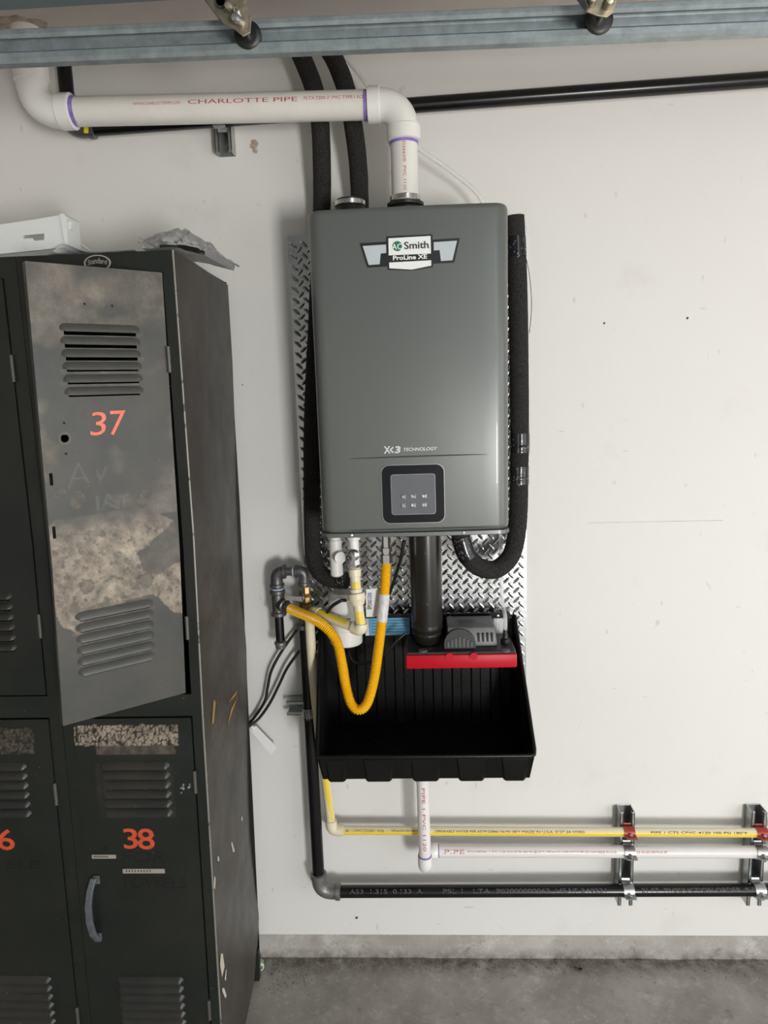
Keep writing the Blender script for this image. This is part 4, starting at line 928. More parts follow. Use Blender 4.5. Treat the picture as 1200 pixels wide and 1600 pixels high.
wp = A(397, 226, 0); mb = ragged(wp, .010, V(0, -1, 0), 14, .0015, 5); o = obj('wall_gouge', mb, M_PATCH); tag(o, 'small ragged brown screw gouge in the wall below the flue', 'wall damage')
mb = ragged(A(399, 236, 0), .006, V(0, -1, 0), 12, .0015, 8); o = obj('wall_gouge', mb, M_PATCH); tag(o, 'tiny drip shaped chip just under the screw gouge', 'wall damage')

# ================================================================== CORDS
def cord(pts, r, label, n=8):
    mb = MB(); mb.tube(smooth_path(pts, n), r, 10); o = obj('power_cord', mb, M_CORD, smooth=60); tag(o, label, 'cord'); return o
cord([A(484, 960, -.020), A(464, 984, -.022), A(440, 1018, -.028), A(424, 1048, -.03), A(418, 1075, -.03), A(413, 1097, -.03), A(395, 1124, -.022), A(372, 1146, -.020)], .0040, 'upper black power cord bowing over the wall to the locker side')
c2 = cord([A(473, 1012, -.036), A(465, 1021, -.035), A(448, 1045, -.032), A(436, 1070, -.03), A(422, 1098, -.03), A(405, 1122, -.034), A(388, 1136, -.045), A(368, 1148, -.054)], .0040, 'lower black power cord, the one carrying a white paper flag')
tgq = AXY([(391, 1141), (400, 1134), (433, 1168), (424, 1180)], -.035)
o = thing('cord_tag', 'blank white paper flag on the lower cord beside the locker', 'tag', tgq[0]); mb = MB(); mb.prism(tgq, (0, .0008, 0)); obj('flag', mb, M_PAPER, o); mb = MB(); mb.tube([A(391, 1133, -.034), A(397, 1139, -.034)], .0052, 10); obj('flag_wrap', mb, M_PAPER, o)
cord([A(633, 990, -.120), A(622, 1000, -.125), A(600, 1023, -.12), A(575, 1036, -.11), A(553, 1034, -.10), A(544, 1018, -.085), A(540, 1010, -.060)], .0035, 'thin black cord looping from the pump inside the pan')
cord([A(509, 962, -.135), A(518, 948, -.155), A(532, 939, -.160), A(537, 938, -.156), A(540, 938, -.150)], .0045, 'black cord arched across the white canister')
cord([A(631, 845, -.14), A(627, 870, -.13), A(621, 890, -.11), A(614, 912, -.09), A(606, 935, -.07), A(600, 955, -.06)], .0045, 'black cord dropping from the heater beside the yellow hose')

# ================================================================== LOCKERS
YLF, YLB, ZLT, LW = -.46, -.062, 1.956, .305
XO = [(0, -.490), (.25, -.484), (1.0, -.469), (1.38, -.458), (1.956, -.454)]
def xo(z): return interp(XO, z)
def LM(u, y, v):                       # locker frame: u right of the right-hand corner, y depth, v height
    return V(u+xo(v), y, v)
def luv(px, py):
    p = A(px, py, YLF); return (p.x-xo(p.z), p.z)
def hz_strips(mb, mp, u0, u1, y0, y1, v0, v1, nv=10):
    for k in range(nv): mb.box((u0, y0, lerp(v0, v1, k/nv)), (u1, y1, lerp(v0, v1, (k+1)/nv)), mp)
def bar(mb, u0, u1, y0, y1, v0, v1, nv=1):
    k0 = len(mb.v)
    vs = []; fs = []
    for k in range(nv+1):
        v = lerp(v0, v1, k/nv); vs += [LM(u0, y0, v), LM(u1, y0, v), LM(u1, y1, v), LM(u0, y1, v)]
    for k in range(nv):
        for i in range(4): j = (i+1) % 4; fs.append((k*4+i, k*4+j, k*4+4+j, k*4+4+i))
    fs += [(3, 2, 1, 0), (nv*4, nv*4+1, nv*4+2, nv*4+3)]
    mb.add(vs, fs)
def wear_attr(o, fn):
    me = o.data; at = me.color_attributes.new('wear_shade', 'FLOAT_COLOR', 'POINT')
    for i, v in enumerate(me.vertices): at.data[i].color = fn(i, v.co)
def in_poly(x, y, poly):
    c = False; j = len(poly)-1
    for i in range(len(poly)):
        (xi, yi), (xj, yj) = poly[i], poly[j]
        if (yi > y) != (yj > y) and x < (xj-xi)*(y-yi)/(yj-yi)+xi: c = not c
        j = i
    return c
def seg_d(x, y, a, b):
    ax, ay = a; bx, by = b; dx, dy = bx-ax, by-ay; L2 = dx*dx+dy*dy
    t = 0 if L2 == 0 else max(0, min(1, ((x-ax)*dx+(y-ay)*dy)/L2)); return math.hypot(x-ax-t*dx, y-ay-t*dy)

LV_H, LV_P = .0150, .0224
def make_louver(mp, u0, u1, vtop, m, par):
    """pressed louver: rises from the sheet and ends in an open lower lip"""
    mb = MB(); NU, NV = 28, 5; d = .0085
    def fn(s, t):
        e = min(s, 1-s)*(u1-u0)/.012; e = min(1, max(0, e)); e = math.sqrt(1-(1-e)**2)
        return mp(lerp(u0, u1, s), .0006+d*e*(1-(1-t)**1.8), vtop-LV_H*lerp(.40*(1-e), 1-.22*(1-e), t))
    mb.grid(fn, NU, NV); return obj('louver', mb, m, par, smooth=60)
def door_panel(name, mp, u0, u1, v0, v1, m, par, slots, wear_shade, cell=.0028, round_hole=None):
    nu, nv = int((u1-u0)/cell), int((v1-v0)/cell); mb = MB()
    def keep(s, t):
        u, v = lerp(u0, u1, s), lerp(v0, v1, t)
        return not any(a <= u <= b and c <= v <= e for a, b, c, e in slots)
    mb.grid(lambda s, t: mp(lerp(u0, u1, s), 0, lerp(v0, v1, t)), nu, nv, keep)
    uvs = [(lerp(u0, u1, i/nu), lerp(v0, v1, j/nv)) for j in range(nv+1) for i in range(nu+1)]
    k = len(mb.v); nb = 12
    for (ua, ub) in ((u0, u0+.0015), (u1-.0015, u1)):
        for q in range(nb): mb.box((ua, -.018, lerp(v0, v1, q/nb)), (ub, -.0002, lerp(v0, v1, (q+1)/nb)), mp)
    for (va, vb) in ((v0, v0+.0015), (v1-.0015, v1)): mb.box((u0, -.018, va), (u1, -.0002, vb), mp)
    o = obj(name, mb, m, par)
    def fn(i, co): return wear_shade(*uvs[i]) if i < len(uvs) else (0, 0, 0, 1)
    wear_attr(o, fn); return o
def nz(u, v, s, o=0): return noise.fractal(V(u*s, v*s, o), 1.0, 2.0, 4)

def locker_body(t, U0, U1, m_side_right):
    """U0..U1 column extent; posts, headers, shelf, backs"""
    mb = MB(); th = .0015
    bar(mb, U0, U1, YLB-th, YLB, .10, ZLT-.001, 10); obj('back_sheet', mb, M_LOCK, t)
    mb = MB(); bar(mb, U0, U0+th, YLF+.002, YLB, .10, ZLT-.001, 10); obj('side_sheet', mb, M_LOCK, t)
    for nm, v in (('top_sheet', ZLT-.0015), ('shelf', 1.02), ('bottom_sheet', .13), ('hat_shelf', 1.70)):
        mb = MB(); bar(mb, U0+th, U1-th-.003, YLF+.003, YLB-th, v, v+th); obj(nm, mb, M_LOCK, t)
    for ua, ub in ((U0, U0+.0245), (U1-(.0205 if m_side_right else .0275), U1)):
        mb = MB(); bar(mb, ua, ub, YLF, YLF+.018, 0, ZLT, 14); obj('front_post', mb, M_LOCK, t)
    for v0, v1 in ((1.917, ZLT), (1.007, 1.056), (.10, .138)):
        mb = MB(); bar(mb, U0+.0245, U1-.0205, YLF+.0005, YLF+.018, v0, v1); obj('front_rail', mb, M_LOCK, t)
    for ua in (U0, U1-.0205):
        mb = MB(); bar(mb, ua, ua+.0205, YLB-.02, YLB, 0, .10); obj('rear_foot', mb, M_LOCK, t)

lkR = thing('locker', 'dark green steel locker, grey worn door 37 ajar above closed door 38', 'locker', (xo(0)-LW/2, YLF+.2, 0))
locker_body(lkR, -LW, 0, True)
# dented right-hand side sheet, bowed out at the back and curling up at the foot
SB = [(.0, .004), (.18, .002), (.30, -.006), (.46, -.013), (.60, -.011), (.85, -.003), (1.01, .001), (1.06, -.001), (1.14, -.006), (1.38, -.008), (1.55, -.003), (1.77, .002), (1.96, .002)]
mb = MB(); NU, NV = 24, 90
def side_fn(s, t):
    v = lerp(.02, ZLT, t); y = lerp(YLF+.001, YLB, s)
    back = s**3*interp(SB, v)
    foot = max(0, .20-v)/.20
    z = v
    if t > .985: z = ZLT-.0*s
    z -= max(0, (s-.35))*.012*(1 if t > .97 else 0)
    y2 = y-.055*foot**1.6*s**3
    return LM(.0012+back+.004*math.sin(s*math.pi)*math.sin(v*5)*.5-.016*foot*s**2, y2, z)
mb.grid(side_fn, NU, NV); uvS = [(i/NU, lerp(.02, ZLT, j/NV)) for j in range(NV+1) for i in range(NU+1)]
sd = obj('side_panel', mb, M_LOCKSIDE, lkR, smooth=60)
def side_wear(i, co):
    s, v = uvS[i]; r = 0.0; g = 0.0; b = 0.0
    if s < .03: b = .0
    g = max(0, min(.45, (nz(s*.4, v, 3, 5)-.15)*1.0)) + (.5 if (s > .82 and v < .55 and nz(s, v, 8, 2) > -.05) else 0)
    return (r, min(1, g), b, 1)
wear_attr(sd, side_wear)
mb = MB(); mb.tube([LM(.0015, YLF+.001, lerp(0, ZLT, k/14)) for k in range(15)], .0022, 8); obj('corner_bead', mb, mat('worn_corner', (.075, .072, .064), .4, .3, col2=(.25, .24, .22), vscale=40, thr=(.6, .35)), lkR, smooth=60)
# paint chips and yellow scrapes on that side
def chip(pts, m):
    mb = MB(); q = []
    for px, py in pts:
        d_ = ray(px, py); tt = (xo(.6)+.012-CP.x)/d_.x
        for _ in range(6):
            P = CP+d_*tt; yy = P.y; s = (yy-YLF)/(YLB-YLF); f = side_fn(max(0, min(1, s)), max(0, min(1, (P.z-.02)/(ZLT-.02)))); tt = (f.x+.0012-CP.x)/d_.x
        q.append(CP+d_*tt)
    mb.add(q, [tuple(range(len(q)))]); return obj('paint_chip', mb, m, sd)
chip([(345, 1490), (348, 1490), (351, 1510), (347, 1527), (344, 1508)], M_GLAZE); chip([(353, 1515), (354, 1515), (353, 1533), (351, 1530)], M_GLAZE); chip([(348, 1543), (351, 1545), (354, 1556), (352, 1560), (347, 1548)], M_GLAZE)
chip([(335, 1368), (337, 1372), (336, 1390), (334, 1386)], M_GLAZE); chip([(361, 1317), (363, 1316), (367, 1330), (364, 1332)], M_GLAZE); chip([(340, 1338), (342, 1338), (343, 1346), (340, 1345)], M_GLAZE); chip([(377, 1276), (379, 1276), (379, 1283), (377, 1282)], M_GLAZE)
chip([(334, 1093), (337, 1097), (334, 1130), (331, 1131)], M_YELSCR); chip([(368, 1087), (371, 1078), (362, 1090), (357, 1098)], M_YELSCR); chip([(371, 1089), (362, 1115), (355, 1135), (361, 1108)], M_YELSCR)

# ---- open door 37 (sub-parts ride on the door)
DV0, DV1, DW = 1.060, 1.915, .2435
def DM(u, w, v):                       # u from the hinge toward the free edge, w out of the face, v height
    t = (v-DV0)/(DV1-DV0); a = math.radians(lerp(37.0, 42.6, t)); hxp = xo(v)-.0206-.010*(1-t)
    return V(hxp-u*math.cos(a)+w*math.sin(a), YLF-u*math.sin(a)-w*math.cos(a), v)
def duv(px, py):
    u, v = .12, 1.5
    for _ in range(40):                # walk to the point of the door seen at this picture point
        P = DM(u, 0, v); Pu = (DM(u+.001, 0, v)-P)/.001; Pv = (DM(u, 0, v+.001)-P)/.001
        def pr(Q): d_ = Q-CP; k = d_.dot(CF); return 600+FPX*d_.dot(CR)/k, 800-FPX*d_.dot(CU)/k
        x0, y0 = pr(P); xu, yu = pr(P+Pu*.001); xv, yv = pr(P+Pv*.001)
        a, b, c, e = (xu-x0)/.001, (xv-x0)/.001, (yu-y0)/.001, (yv-y0)/.001; det = a*e-b*c
        dx, dy = px-x0, py-y0; u += (e*dx-b*dy)/det; v += (a*dy-c*dx)/det
    return u, v
top_l = [(.054, .197, 1.815-LV_P*k) for k in range(6)]; bot_l = [(.062, .210, 1.281-LV_P*k) for k in range(6)]
slots = [(a+.008, b-.008, v-LV_H-.0042, v-LV_H+.0058) for a, b, v in top_l+bot_l]
lk_u, lk_v = duv(101, 685)
s1_, s2_ = duv(80, 750), duv(84, 832)
slots += [(lk_u-.0076, lk_u+.0076, lk_v-.0076, lk_v+.0076), (s1_[0]-.003, s1_[0]+.003, s1_[1]-.011, s1_[1]+.012), (s2_[0]-.003, s2_[0]+.003, s2_[1]-.011, s2_[1]+.012)]
worn = [duv(*p) for p in [(72, 826), (85, 812), (104, 806), (150, 800), (185, 795), (228, 794), (271, 813), (234, 848), (250, 880), (285, 878), (289, 958), (270, 955), (250, 935), (240, 928), (130, 958), (128, 1000), (112, 990), (95, 984), (80, 930)]]
dia = [duv(*p) for p in [(272, 815), (236, 850), (214, 862), (224, 893), (248, 898), (284, 872)]]
blot = [(duv(*p), r) for p, r in [((123, 781), .016), ((226, 778), .015), ((139, 916), .014), ((228, 905), .016), ((95, 770), .010)]]
chalk = [[duv(*p) for p in s] for s in [[(108, 762), (122, 724)], [(122, 724), (138, 754)], [(112, 748), (136, 747)], [(152, 735), (156, 752)], [(156, 752), (166, 730)], [(152, 775), (153, 798)], [(160, 796), (168, 772)], [(168, 772), (174, 780)], [(166, 786), (184, 794)], [(186, 776), (200, 773)], [(193, 775), (194, 794)]]]
def wear_shade37(u, v):
    n1 = nz(u, v, 14, 1); n2 = nz(u, v, 45, 3)
    uu, vv = u+.006*n1, v+.006*nz(u, v, 12, 9)
    r = 0.0
    if in_poly(uu, vv, worn): r = max(0, min(1, .80+.55*n2))*min(1, max(0, (1.482-v)/.065))**1.4
    if in_poly(u, v, dia): r = max(0, min(.35, .1+.3*n1))
    r = max(r, max(0, min(.30, (nz(u, v, 7, 20)-.02)*.8 if v > 1.45 else 0)))        # rubbed clouds on the upper half
    if v > 1.80: r = max(r, min(.40, max(0, .15+.6*nz(u*.8, v, 10, 31)))*min(1, (v-1.80)/.05))
    g = 0.0
    for (c, q) in blot:
        d_ = math.hypot(u-c[0], (v-c[1]))*(1+.45*nz(u, v, 60, 6)); g = max(g, 0 if d_ > q else (.85 if d_ > q*.72 else .55))
    for a, b, lv in top_l+bot_l:                                                     # dark brown shadow painted just above each louvre
        if a-.006 < u < b+.006 and lv < v < lv+.0075: g = max(g, .45+.25*n1)
    if r > .4 and nz(u, v, 70, 12) > .33: g = max(g, .7)
    b_ = 0.0
    if 1.47 < v < 1.60:
        for a, e in chalk:
            if seg_d(u, v, a, e) < .0019: b_ = .10
    return (max(0, r), g, b_, 1)
d37 = door_panel('door', DM, .0015, DW, DV0, DV1, M_LOCKDOOR, lkR, slots, wear_shade37)
d37['label'] = 'worn grey door standing ajar, number 37'
for a, b, v in top_l+bot_l: make_louver(DM, a, b, v, M_LOUV, d37)
def door_text(s, mp, u0, u1, v0, v1, m, par, bold=.02, shear=0.0, nm='painted_number'):
    text(nm, s, lambda a, b: mp(lerp(u0, u1, a), .0008, lerp(v0, v1, b)), m, par, shear, bold)
n0, n1 = duv(141, 681), duv(165, 643); door_text('3', DM, n0[0], n1[0], n0[1], n1[1], M_ORANGE, d37, .0, .12)
n0, n1 = duv(173, 680), duv(196, 641); door_text('7', DM, n0[0], n1[0], n0[1], n1[1], M_ORANGE, d37, .0, .12)
def ring_on(mp, u, v, r0, r1, m, par, nm):
    mb = MB(); K = 28
    for k in range(K):
        a0, a1 = 2*math.pi*k/K, 2*math.pi*(k+1)/K
        P = [mp(u+math.cos(a)*r, .0004, v+math.sin(a)*r) for a, r in ((a0, r0), (a1, r0), (a1, r1), (a0, r1))]; Q = [mp(u+math.cos(a)*r0, -.003, v+math.sin(a)*r0) for a in (a0, a1)]
        mb.add(P+Q, [(0, 1, 2, 3), (0, 4, 5, 1)])
    return obj(nm, mb, m, par)
ring_on(DM, lk_u, lk_v, .0074, .0118, M_LOUV, d37, 'lock_hole_rim')
def dark_dot(mp, u, v, m, par, r=.0025, nm='dark_dot'):
    mb = MB(); K = 10; mb.v = [mp(u+r*math.cos(2*math.pi*k/K), .0006, v+r*math.sin(2*math.pi*k/K)) for k in range(K)]+[mp(u, .0014, v)]; mb.f = [(k, (k+1) % K, K) for k in range(K)]; obj(nm, mb, m, par)
for p in ((100, 661), (103, 709), (132, 475), (175, 478)): dark_dot(DM, *duv(*p), M_MARKERHOLE, d37)  # black dots; the two by the lock paint the dark of small holes
for v in (1.752, 1.205):
    mb = MB(); mb.tube([LM(-.0206, YLF-.003, v-.025), LM(-.0206, YLF-.003, v+.025)], .0042, 10); obj('hinge', mb, M_HINGE, lkR, smooth=60)

# ---- closed doors: flat door mapping
def FM(u0):
    return lambda u, w, v: LM(u0+u, YLF-.0025-w, v)
def flat_door(t, ua, ub, v0, v1, top_groups, wear_shade, m, label):
    mp = lambda u, w, v: LM(u, YLF-.0025-w, v)
    sl = [(a+.008, b-.008, v-LV_H-.0042, v-LV_H+.0058) for (a, b, vt) in top_groups for v in [vt-LV_P*k for k in range(6)]]
    d_ = door_panel('door', mp, ua, ub, v0, v1, m, t, sl, wear_shade); d_['label'] = label
    for a, b, vt in top_groups:
        for k in range(6): make_louver(mp, a, b, vt-LV_P*k, M_LOUVDK, d_)
    return d_, mp
p0 = luv(117, 1150); p1 = luv(276, 1131); p2 = luv(276, 1166)
def wear38(u, v):
    r = g = 0.0; n = nz(u, v, 40, 4)
    if p0[0] < u+.003*n < p1[0]+.002 and p2[1]+.004 < v+.003*n < p1[1]:
        dd_ = noise.voronoi(V(u*95, v*60, 2))[0]; r = .95 if dd_[1]-dd_[0] > .10 else .05
    elif p0[0]+.045 < u+.003*n < p1[0]-.008 and p2[1]-.016 < v+.002*n < p2[1]+.006: g = .75; r = .15
    b = .9 if (abs(u+.045) < .011 and abs(v-.842) < .013 and nz(u, v, 130, 3) > .22) else 0
    if -.24 < u < -.07 and .77 < v < .90: g = max(g, max(0, min(.35, .3*nz(u, v, 9, 40)+.1)))
    return (r, g, b, 1)
dU0, dU1 = -.2815, -.0235
l38t = luv(162, 1186); l38b = luv(190, 1526)
d38, FMR = flat_door(lkR, dU0, dU1, .142, 1.004, [(-.228, -.076, .905), (-.232, -.078, .372)], wear38, M_LOCK, 'closed dark green door, number 38')
n0, n1 = luv(195, 1325), luv(215, 1293); door_text('3', FMR, n0[0], n1[0], n0[1], n1[1], M_ORANGE2, d38, .012)
n0, n1 = luv(217, 1326), luv(241, 1293); door_text('8', FMR, n0[0], n1[0], n0[1], n1[1], M_ORANGE2, d38, .012)
n0, n1 = luv(192, 1347), luv(258, 1329); door_text('FOR', FMR, n0[0], n1[0], n0[1], n1[1], M_MARKERHOLE, d38, 0, .15, 'marker_writing')
n0, n1 = luv(190, 1387), luv(292, 1369); door_text('TOWELS', FMR, n0[0], n1[0], n0[1], n1[1], M_MARKERHOLE, d38, 0, .15, 'marker_writing')
lu, lv = luv(165, 1325); mb = MB(); K = 22; mb.v = [FMR(lu+.0062*math.cos(2*math.pi*k/K), .0005, lv+.0062*math.sin(2*math.pi*k/K)) for k in range(K)]; mb.f = [tuple(range(K))]; obj('lock_hole_shade', mb, M_MARKERHOLE, d38)  # black disc on the sheet paints the dark of the hole
for (a, b) in (((145, 1340), (182, 1334)), ((193, 1363), (258, 1356))):
    q0, q1 = luv(*a), luv(*b); mb = MB(); mb.box((q0[0], .0003, q0[1]), (q1[0], .0012, q1[1]), FMR); tpl = obj('label_tape', mb, M_TAPELBL, d38)
    mb = MB()
    for k in range(9):
        uu = lerp(q0[0], q1[0], .08+.07*k); mb.box((uu, .0012, lerp(q0[1], q1[1], .3)), (uu+.0022, .0014, lerp(q0[1], q1[1], .75)), FMR)
    obj('embossing', mb, M_INK, tpl)
q = [luv(*p) for p in ((149, 1368), (145.5, 1385), (144.5, 1405), (146.5, 1430), (150.5, 1452), (156, 1466))]
mb = MB(); K = len(q); off = [.006, .015, .020, .020, .015, .006]; hw = .0082
P4 = [[FMR(u-hw, o_-.004, v), FMR(u+hw, o_-.004, v), FMR(u+hw*.8, o_+.003, v), FMR(u-hw*.8, o_+.003, v)] for (u, v), o_ in zip(q, off)]
vs = [p for r_ in P4 for p in r_]; fs = [(3, 2, 1, 0), ((K-1)*4, (K-1)*4+1, (K-1)*4+2, (K-1)*4+3)]
for k in range(K-1):
    for i in range(4): j = (i+1) % 4; fs.append((k*4+i, k*4+j, k*4+4+j, k*4+4+i))
mb.add(vs, fs); obj('handle', mb, M_HANDLE, d38, bevel=.0012)
for py in (1372, 1461):
    u, v = luv(154 if py < 1400 else 157, py); mb = MB(); mb.box((u-.009, 0.0003, v-.010), (u+.005, .0045, v+.010), FMR); obj('handle_foot', mb, M_HANDLE, d38, bevel=.001)
for py in (1220, 1575):
    u, v = luv(301, py); mb = MB(); mb.tube([LM(-.0222, YLF-.004, v-.026), LM(-.0222, YLF-.004, v+.026)], .0042, 10); obj('hinge', mb, M_HINGE, lkR, smooth=60)
# oval maker's badge on the header
ou, ov = -.146, 1.9375
mb = MB(); K = 40
for k in range(K):
    a0, a1 = 2*math.pi*k/K, 2*math.pi*(k+1)/K; f = lambda a, s, w: LM(ou+.0265*s*math.cos(a), YLF-.0002-w, ov+.0150*s*math.sin(a))
    mb.add([f(a0, 1, .0012), f(a1, 1, .0012), f(a1, .87, .0012), f(a0, .87, .0012), f(a0, 1, 0), f(a1, 1, 0)], [(0, 1, 2, 3), (4, 5, 1, 0)])
ob = obj('maker_badge', mb, M_TAPELBL, lkR)
text('badge_lettering', 'Standard', lambda a, b: LM(ou+(a-.5)*.038, YLF-.0012, ov-.004+(b)*.009*(1+.2*math.sin(math.pi*a))+.003*math.sin(math.pi*a)), M_TAPELBL, ob, .1, .01)

# ---- left column
lkL = thing('locker', 'dark green steel locker numbered 36, adjoining the one with the open door', 'locker', (xo(0)-LW*1.5, YLF+.2, 0))
locker_body(lkL, -2*LW-.001, -LW-.001, False)
mb = MB(); bar(mb, -LW-.0026, -LW-.0011, YLF+.019, YLB-.002, .10, ZLT-.002, 10); obj('side_sheet', mb, M_LOCK, lkL)
def wear36(u, v):
    r = g = 0.0; n = nz(u, v, 40, 14)
    if u+.003*n < -.372 and .925 < v+.003*n < .985: dd_ = noise.voronoi(V(u*95, v*60, 7))[0]; g = .75 if dd_[1]-dd_[0] > .10 else .05
    return (r, g, 0, 1)
e2_ = -.3355
d36, FML = flat_door(lkL, -.605+.0245, e2_, .142, 1.004, [(-.545, -.393, .905), (-.545, -.388, .372)], wear36, M_LOCK, 'closed dark green door, number 36')
d35, FML2 = flat_door(lkL, -.605+.0245, e2_, 1.060, 1.915, [(-.545, -.390, 1.815), (-.545, -.388, 1.290)], lambda u, v: (0, 0, 0, 1), M_LOCK, 'closed upper door, mostly out of view')
n0, n1 = luv(-1, 1327), luv(22, 1294); w6 = n1[0]-n0[0]
door_text('6', FML, n0[0], n1[0], n0[1], n1[1], M_ORANGE2, d36, .012); door_text('3', FML, n0[0]-w6*1.12, n0[0]-w6*.12, n0[1], n1[1], M_ORANGE2, d36, .012)
n0, n1 = luv(12, 1355), luv(64, 1343); door_text('ELE', FML, n0[0], n1[0], n0[1], n1[1], M_MARKERHOLE, d36, 0, .1, 'marker_writing')
for v in (1.745, 1.215, .83, .265):
    mb = MB(); mb.tube([LM(e2_+.0015, YLF-.004, v-.026), LM(e2_+.0015, YLF-.004, v+.026)], .0040, 10); obj('hinge', mb, M_HINGE, lkL, smooth=60)

# ================================================================== THINGS ON THE LOCKERS
ZT = ZLT+.0012
YW1 = -.42
wpn = thing('plastic_cover', 'white plastic cover panel with a stepped slot standing on the lockers', 'plastic cover', A(50, 392, YW1))
def wz(px, py): p = A(px, py, YW1); p.z = max(p.z, ZT); return p
OUTL = [(-60, 355), (0, 351), (40, 345), (95, 336), (103, 384), (60, 388), (0, 394), (-60, 398)]
s_ = [(37, 369), (67, 366), (68, 372), (68, 373.5), (54, 374.5), (51, 371.5), (37, 372.5)]
mb = MB()
def quadp(pts): mb.prism([wz(*p) for p in pts], (0, .006, 0))
quadp([(-60, 355), (0, 351), (40, 345), (95, 336), (98, 352), (69, 365), (36, 368), (-60, 373)])
quadp([(-60, 373), (36, 368), (36, 373), (50, 372), (54, 376), (-60, 381)])
quadp([(69, 365), (98, 352), (101, 372), (69, 375)])
quadp([(-60, 381), (54, 376), (69, 375), (101, 372), (103, 386), (60, 391), (0, 397), (-60, 400)])
obj('face', mb, M_WPLASTIC, wpn)
mb = MB(); q = [wz(95, 336), wz(100, 334), wz(105, 339), wz(108, 386), wz(103, 386)]; mb.prism([p+V(0, -.004, 0) for p in q], (0, .055, 0)); obj('end_flange', mb, M_WPLASTIC, wpn)
mb = MB(); mb.prism([p+V(0, 0, 0) for p in (wz(106, 347), wz(112, 345), wz(111, 358), wz(107, 359))], (0, .012, 0)); obj('tab', mb, M_WPLASTIC, wpn)
mb = MB(); mb.prism([wz(-60, 355)+V(0, .006, -.001), wz(95, 336)+V(0, .006, -.001), wz(95, 336)+V(0, .05, -.006), wz(-60, 355)+V(0, .05, -.006)], (0, 0, -.003)); obj('top_flange', mb, M_WPLASTIC, wpn)
mb = MB(); mb.tube([A(108, 367, -.36), V(A(160, 388, -.36).x, -.36, ZT+.0035)], .0030, 8); o = obj('thin_stick', mb, mat('pale_stick', (.62, .56, .48), .6), smooth=60); tag(o, 'thin pale stick leaning between the plastic cover and locker top', 'stick')
mb = MB(); xA, xB = A(78, 388, -.44).x, A(212, 388, -.44).x
for k, (lift, ya, yb) in enumerate(((.0, -.452, -.30), (.0016, -.448, -.29), (.0036, -.450, -.31))):
    sh = thing('paper_sheet', ('lowest', 'middle', 'top')[k]+' of three curling white paper sheets on the locker top', 'paper', (lerp(xA, xB, .5), -.37, ZT+lift), 'loose papers on the lockers')
    mb = MB(); mb.grid(lambda s, t: V(lerp(xA+.008*k, xB-.03*(2-k), s), lerp(ya, yb, t), ZT+.0003+lift+(.009+.003*k)*math.exp(-((s-.12)/.16)**2)*(1 if k else .3)), 20, 4)
    obj('sheet', mb, M_PAPER, sh, smooth=60)
# clear bag with dark hardware, hanging over the corner
bag = thing('plastic_bag', 'crumpled clear plastic bag holding dark hardware, slumped over the locker corner', 'plastic bag', V(xo(ZLT)-.02, -.36, ZT))
pc = [(232, 372), (262, 372), (292, 386), (322, 402), (347, 408)]
def bag_fn(s, t, top):
    yq_ = lerp(-.45, -.30, t); c = A(lerp(229, 347, s), 390, -.40); x = c.x+.02*(t-.5)*s
    over = max(0, x-(xo(ZLT)+.003))
    base = ZT+.0042-over*.26*(1+over*1.5)
    thick = .062*math.sin(math.pi*min(1, s*.75+.18))*(math.sin(math.pi*(.08+.84*t))**.7)
    wob = .014*(abs(noise.noise(V(s*6+t*3, t*5-s*2, 3 if top else 9)))-.2)+.009*(.25-abs(noise.noise(V(s*13-t*6, t*11+s*4, 5))))
    z = base+(thick*.75+max(wob, -thick*.5) if top else max(0, wob)*.25)
    if s < .06: z = base+.012+.010*top+.4*wob
    if s > .93: z = base+.012+.002*top+wob*.5
    return V(x, yq_, z)
mb = MB(); mb.grid(lambda s, t: bag_fn(s, t, 1), 48, 30); mb.grid(lambda s, t: bag_fn(s, t, 0), 48, 30); obj('film', mb, M_FILM, bag, smooth=25)
for k, (s, t, L_) in enumerate(((.30, .35, .035), (.52, .45, .05), (.72, .5, .045), (.42, .62, .04))):
    c = bag_fn(s, t, 0)+V(0, 0, .010); mb = MB(); d_ = V(.8, .3*(-1)**k, -.22 if s > .4 else 0).normalized(); mb.tube([c-d_*L_*.5, c-d_*L_*.2, c+d_*L_*.5], [.005, .0065, .006], 8); obj('dark_hardware', mb, M_RUBBER, bag, smooth=50)

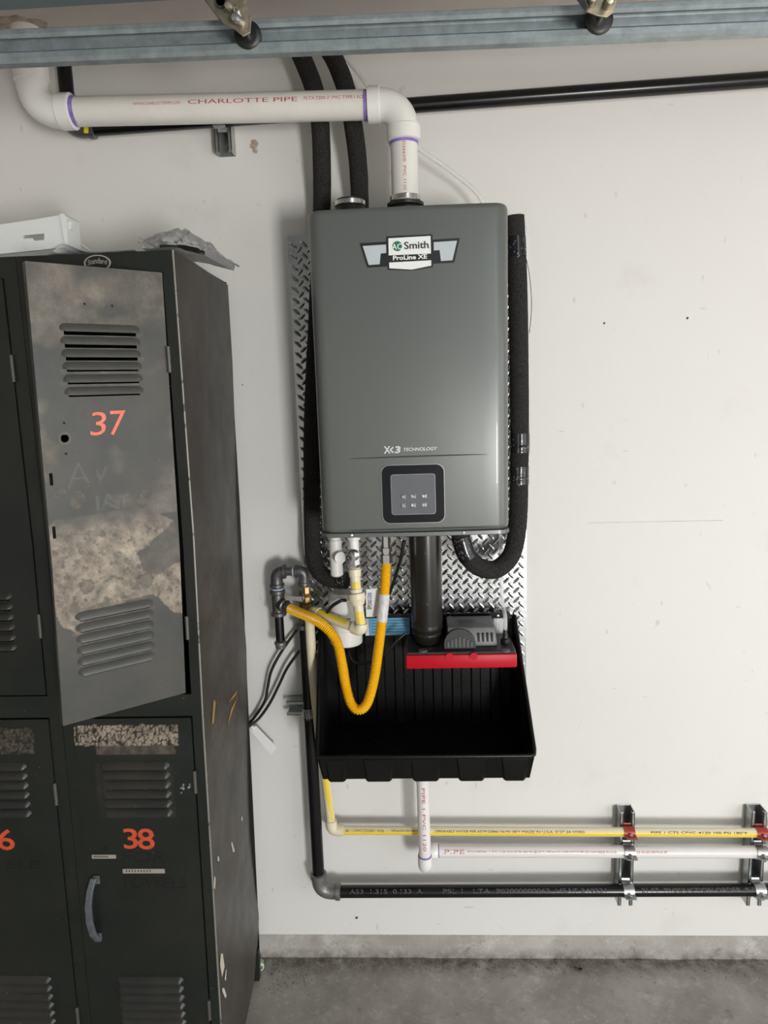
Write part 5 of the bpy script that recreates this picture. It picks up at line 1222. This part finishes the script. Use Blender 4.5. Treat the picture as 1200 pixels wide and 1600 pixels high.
# ================================================================== FLOOR BITS
cb = A(406, 1497, -.04); cb.z = .0115
cap = thing('bottle_cap', 'small white plastic cap with green side lying at the locker foot', 'cap', (cb.x, cb.y, 0))
mb = MB(); mb.lathe(cb+V(-.004, .014, 0), (.25, -1, .15), [(0, .009), (.002, .011), (.024, .011), (.026, .009), (.024, .007), (.010, .0065)], 20); obj('shell', mb, M_WPLASTIC, cap, smooth=35)
mb = MB(); mb.lathe(cb+V(-.004, .014, 0)+V(.25, -1, .15).normalized()*.006, (.25, -1, .15), [(0, .0108), (0, .0114), (.010, .0114), (.010, .0108)], 20); obj('green_band', mb, M_CAPGREEN, cap, smooth=35)
lf = AZ(903, 1514, .001); o = thing('dead_leaf', 'small curled brown leaf on the concrete near the wall', 'leaf', lf)
mb = MB(); mb.grid(lambda s, t: lf+V((s-.5)*.024, (t-.5)*.016*math.sin(math.pi*s)**.7-.004*s, .001+.006*(abs(t-.5)*2)**2+.003*math.sin(s*6)), 8, 6); mb.tube([lf+V(-.011, 0, .003), lf+V(-.028, .014, .004)], .0008, 5); obj('blade', mb, M_LEAF, o, smooth=60)
mb = MB(); rnd = random.Random(11)
for k in range(420):
    x = rnd.uniform(-.50, 1.1); y = -.004-abs(rnd.gauss(0, .028)); s = rnd.uniform(.0008, .0026)
    if rnd.random() < .25: x = rnd.gauss(-.42, .05); y = -abs(rnd.gauss(.05, .04))-.005
    c = V(x, y, s*.6); v8 = [c+V(a*s*rnd.uniform(.6, 1.3), b*s*rnd.uniform(.6, 1.3), e*s*rnd.uniform(.4, .8)) for a, b, e in ((1, 0, 0), (-1, 0, 0), (0, 1, 0), (0, -1, 0), (0, 0, 1), (0, 0, -1))]
    mb.add(v8, [(0, 2, 4), (2, 1, 4), (1, 3, 4), (3, 0, 4), (2, 0, 5), (1, 2, 5), (3, 1, 5), (0, 3, 5)])
o = obj('floor_grit', mb, M_GRIT); tag(o, 'crumbs of grit and dirt scattered along the foot of the wall', 'grit'); o['kind'] = 'stuff'
for k, (p, s) in enumerate([((944, 505), .0024), ((1074, 497), .0030), ((379, 601), .0016), ((557, 1434), .0040)]):
    c = A(*p, 0); mb = ragged(c, s, V(0, -1, 0), 9, .0008, 20+k); o = obj('nail_hole', mb, M_LEAF)
    tag(o, ('small dark nail hole in the bare wall right of the heater', 'chipped nail hole in the bare wall, far from the heater', 'pin hole in the wall between locker and plate', 'rusty screw head low on the wall under the gas elbow')[k], 'wall mark')
a_, b_ = A(918, 817, -.0005), A(1130, 813, -.0005); mb = MB(); K = 24
for k in range(K):
    p, q = lerp(a_, b_, k/K), lerp(a_, b_, (k+1)/K); h = .0006+.0005*abs(noise.noise(V(k*.7, 0, 0))); mb.add([p-V(0, 0, h), q-V(0, 0, h), q+V(0, 0, h*.5), p+V(0, 0, h*.5)], [(0, 1, 2, 3)])
o = obj('wall_scratch', mb, M_IRON2); tag(o, 'long thin horizontal scratch across the bare wall', 'scratch')
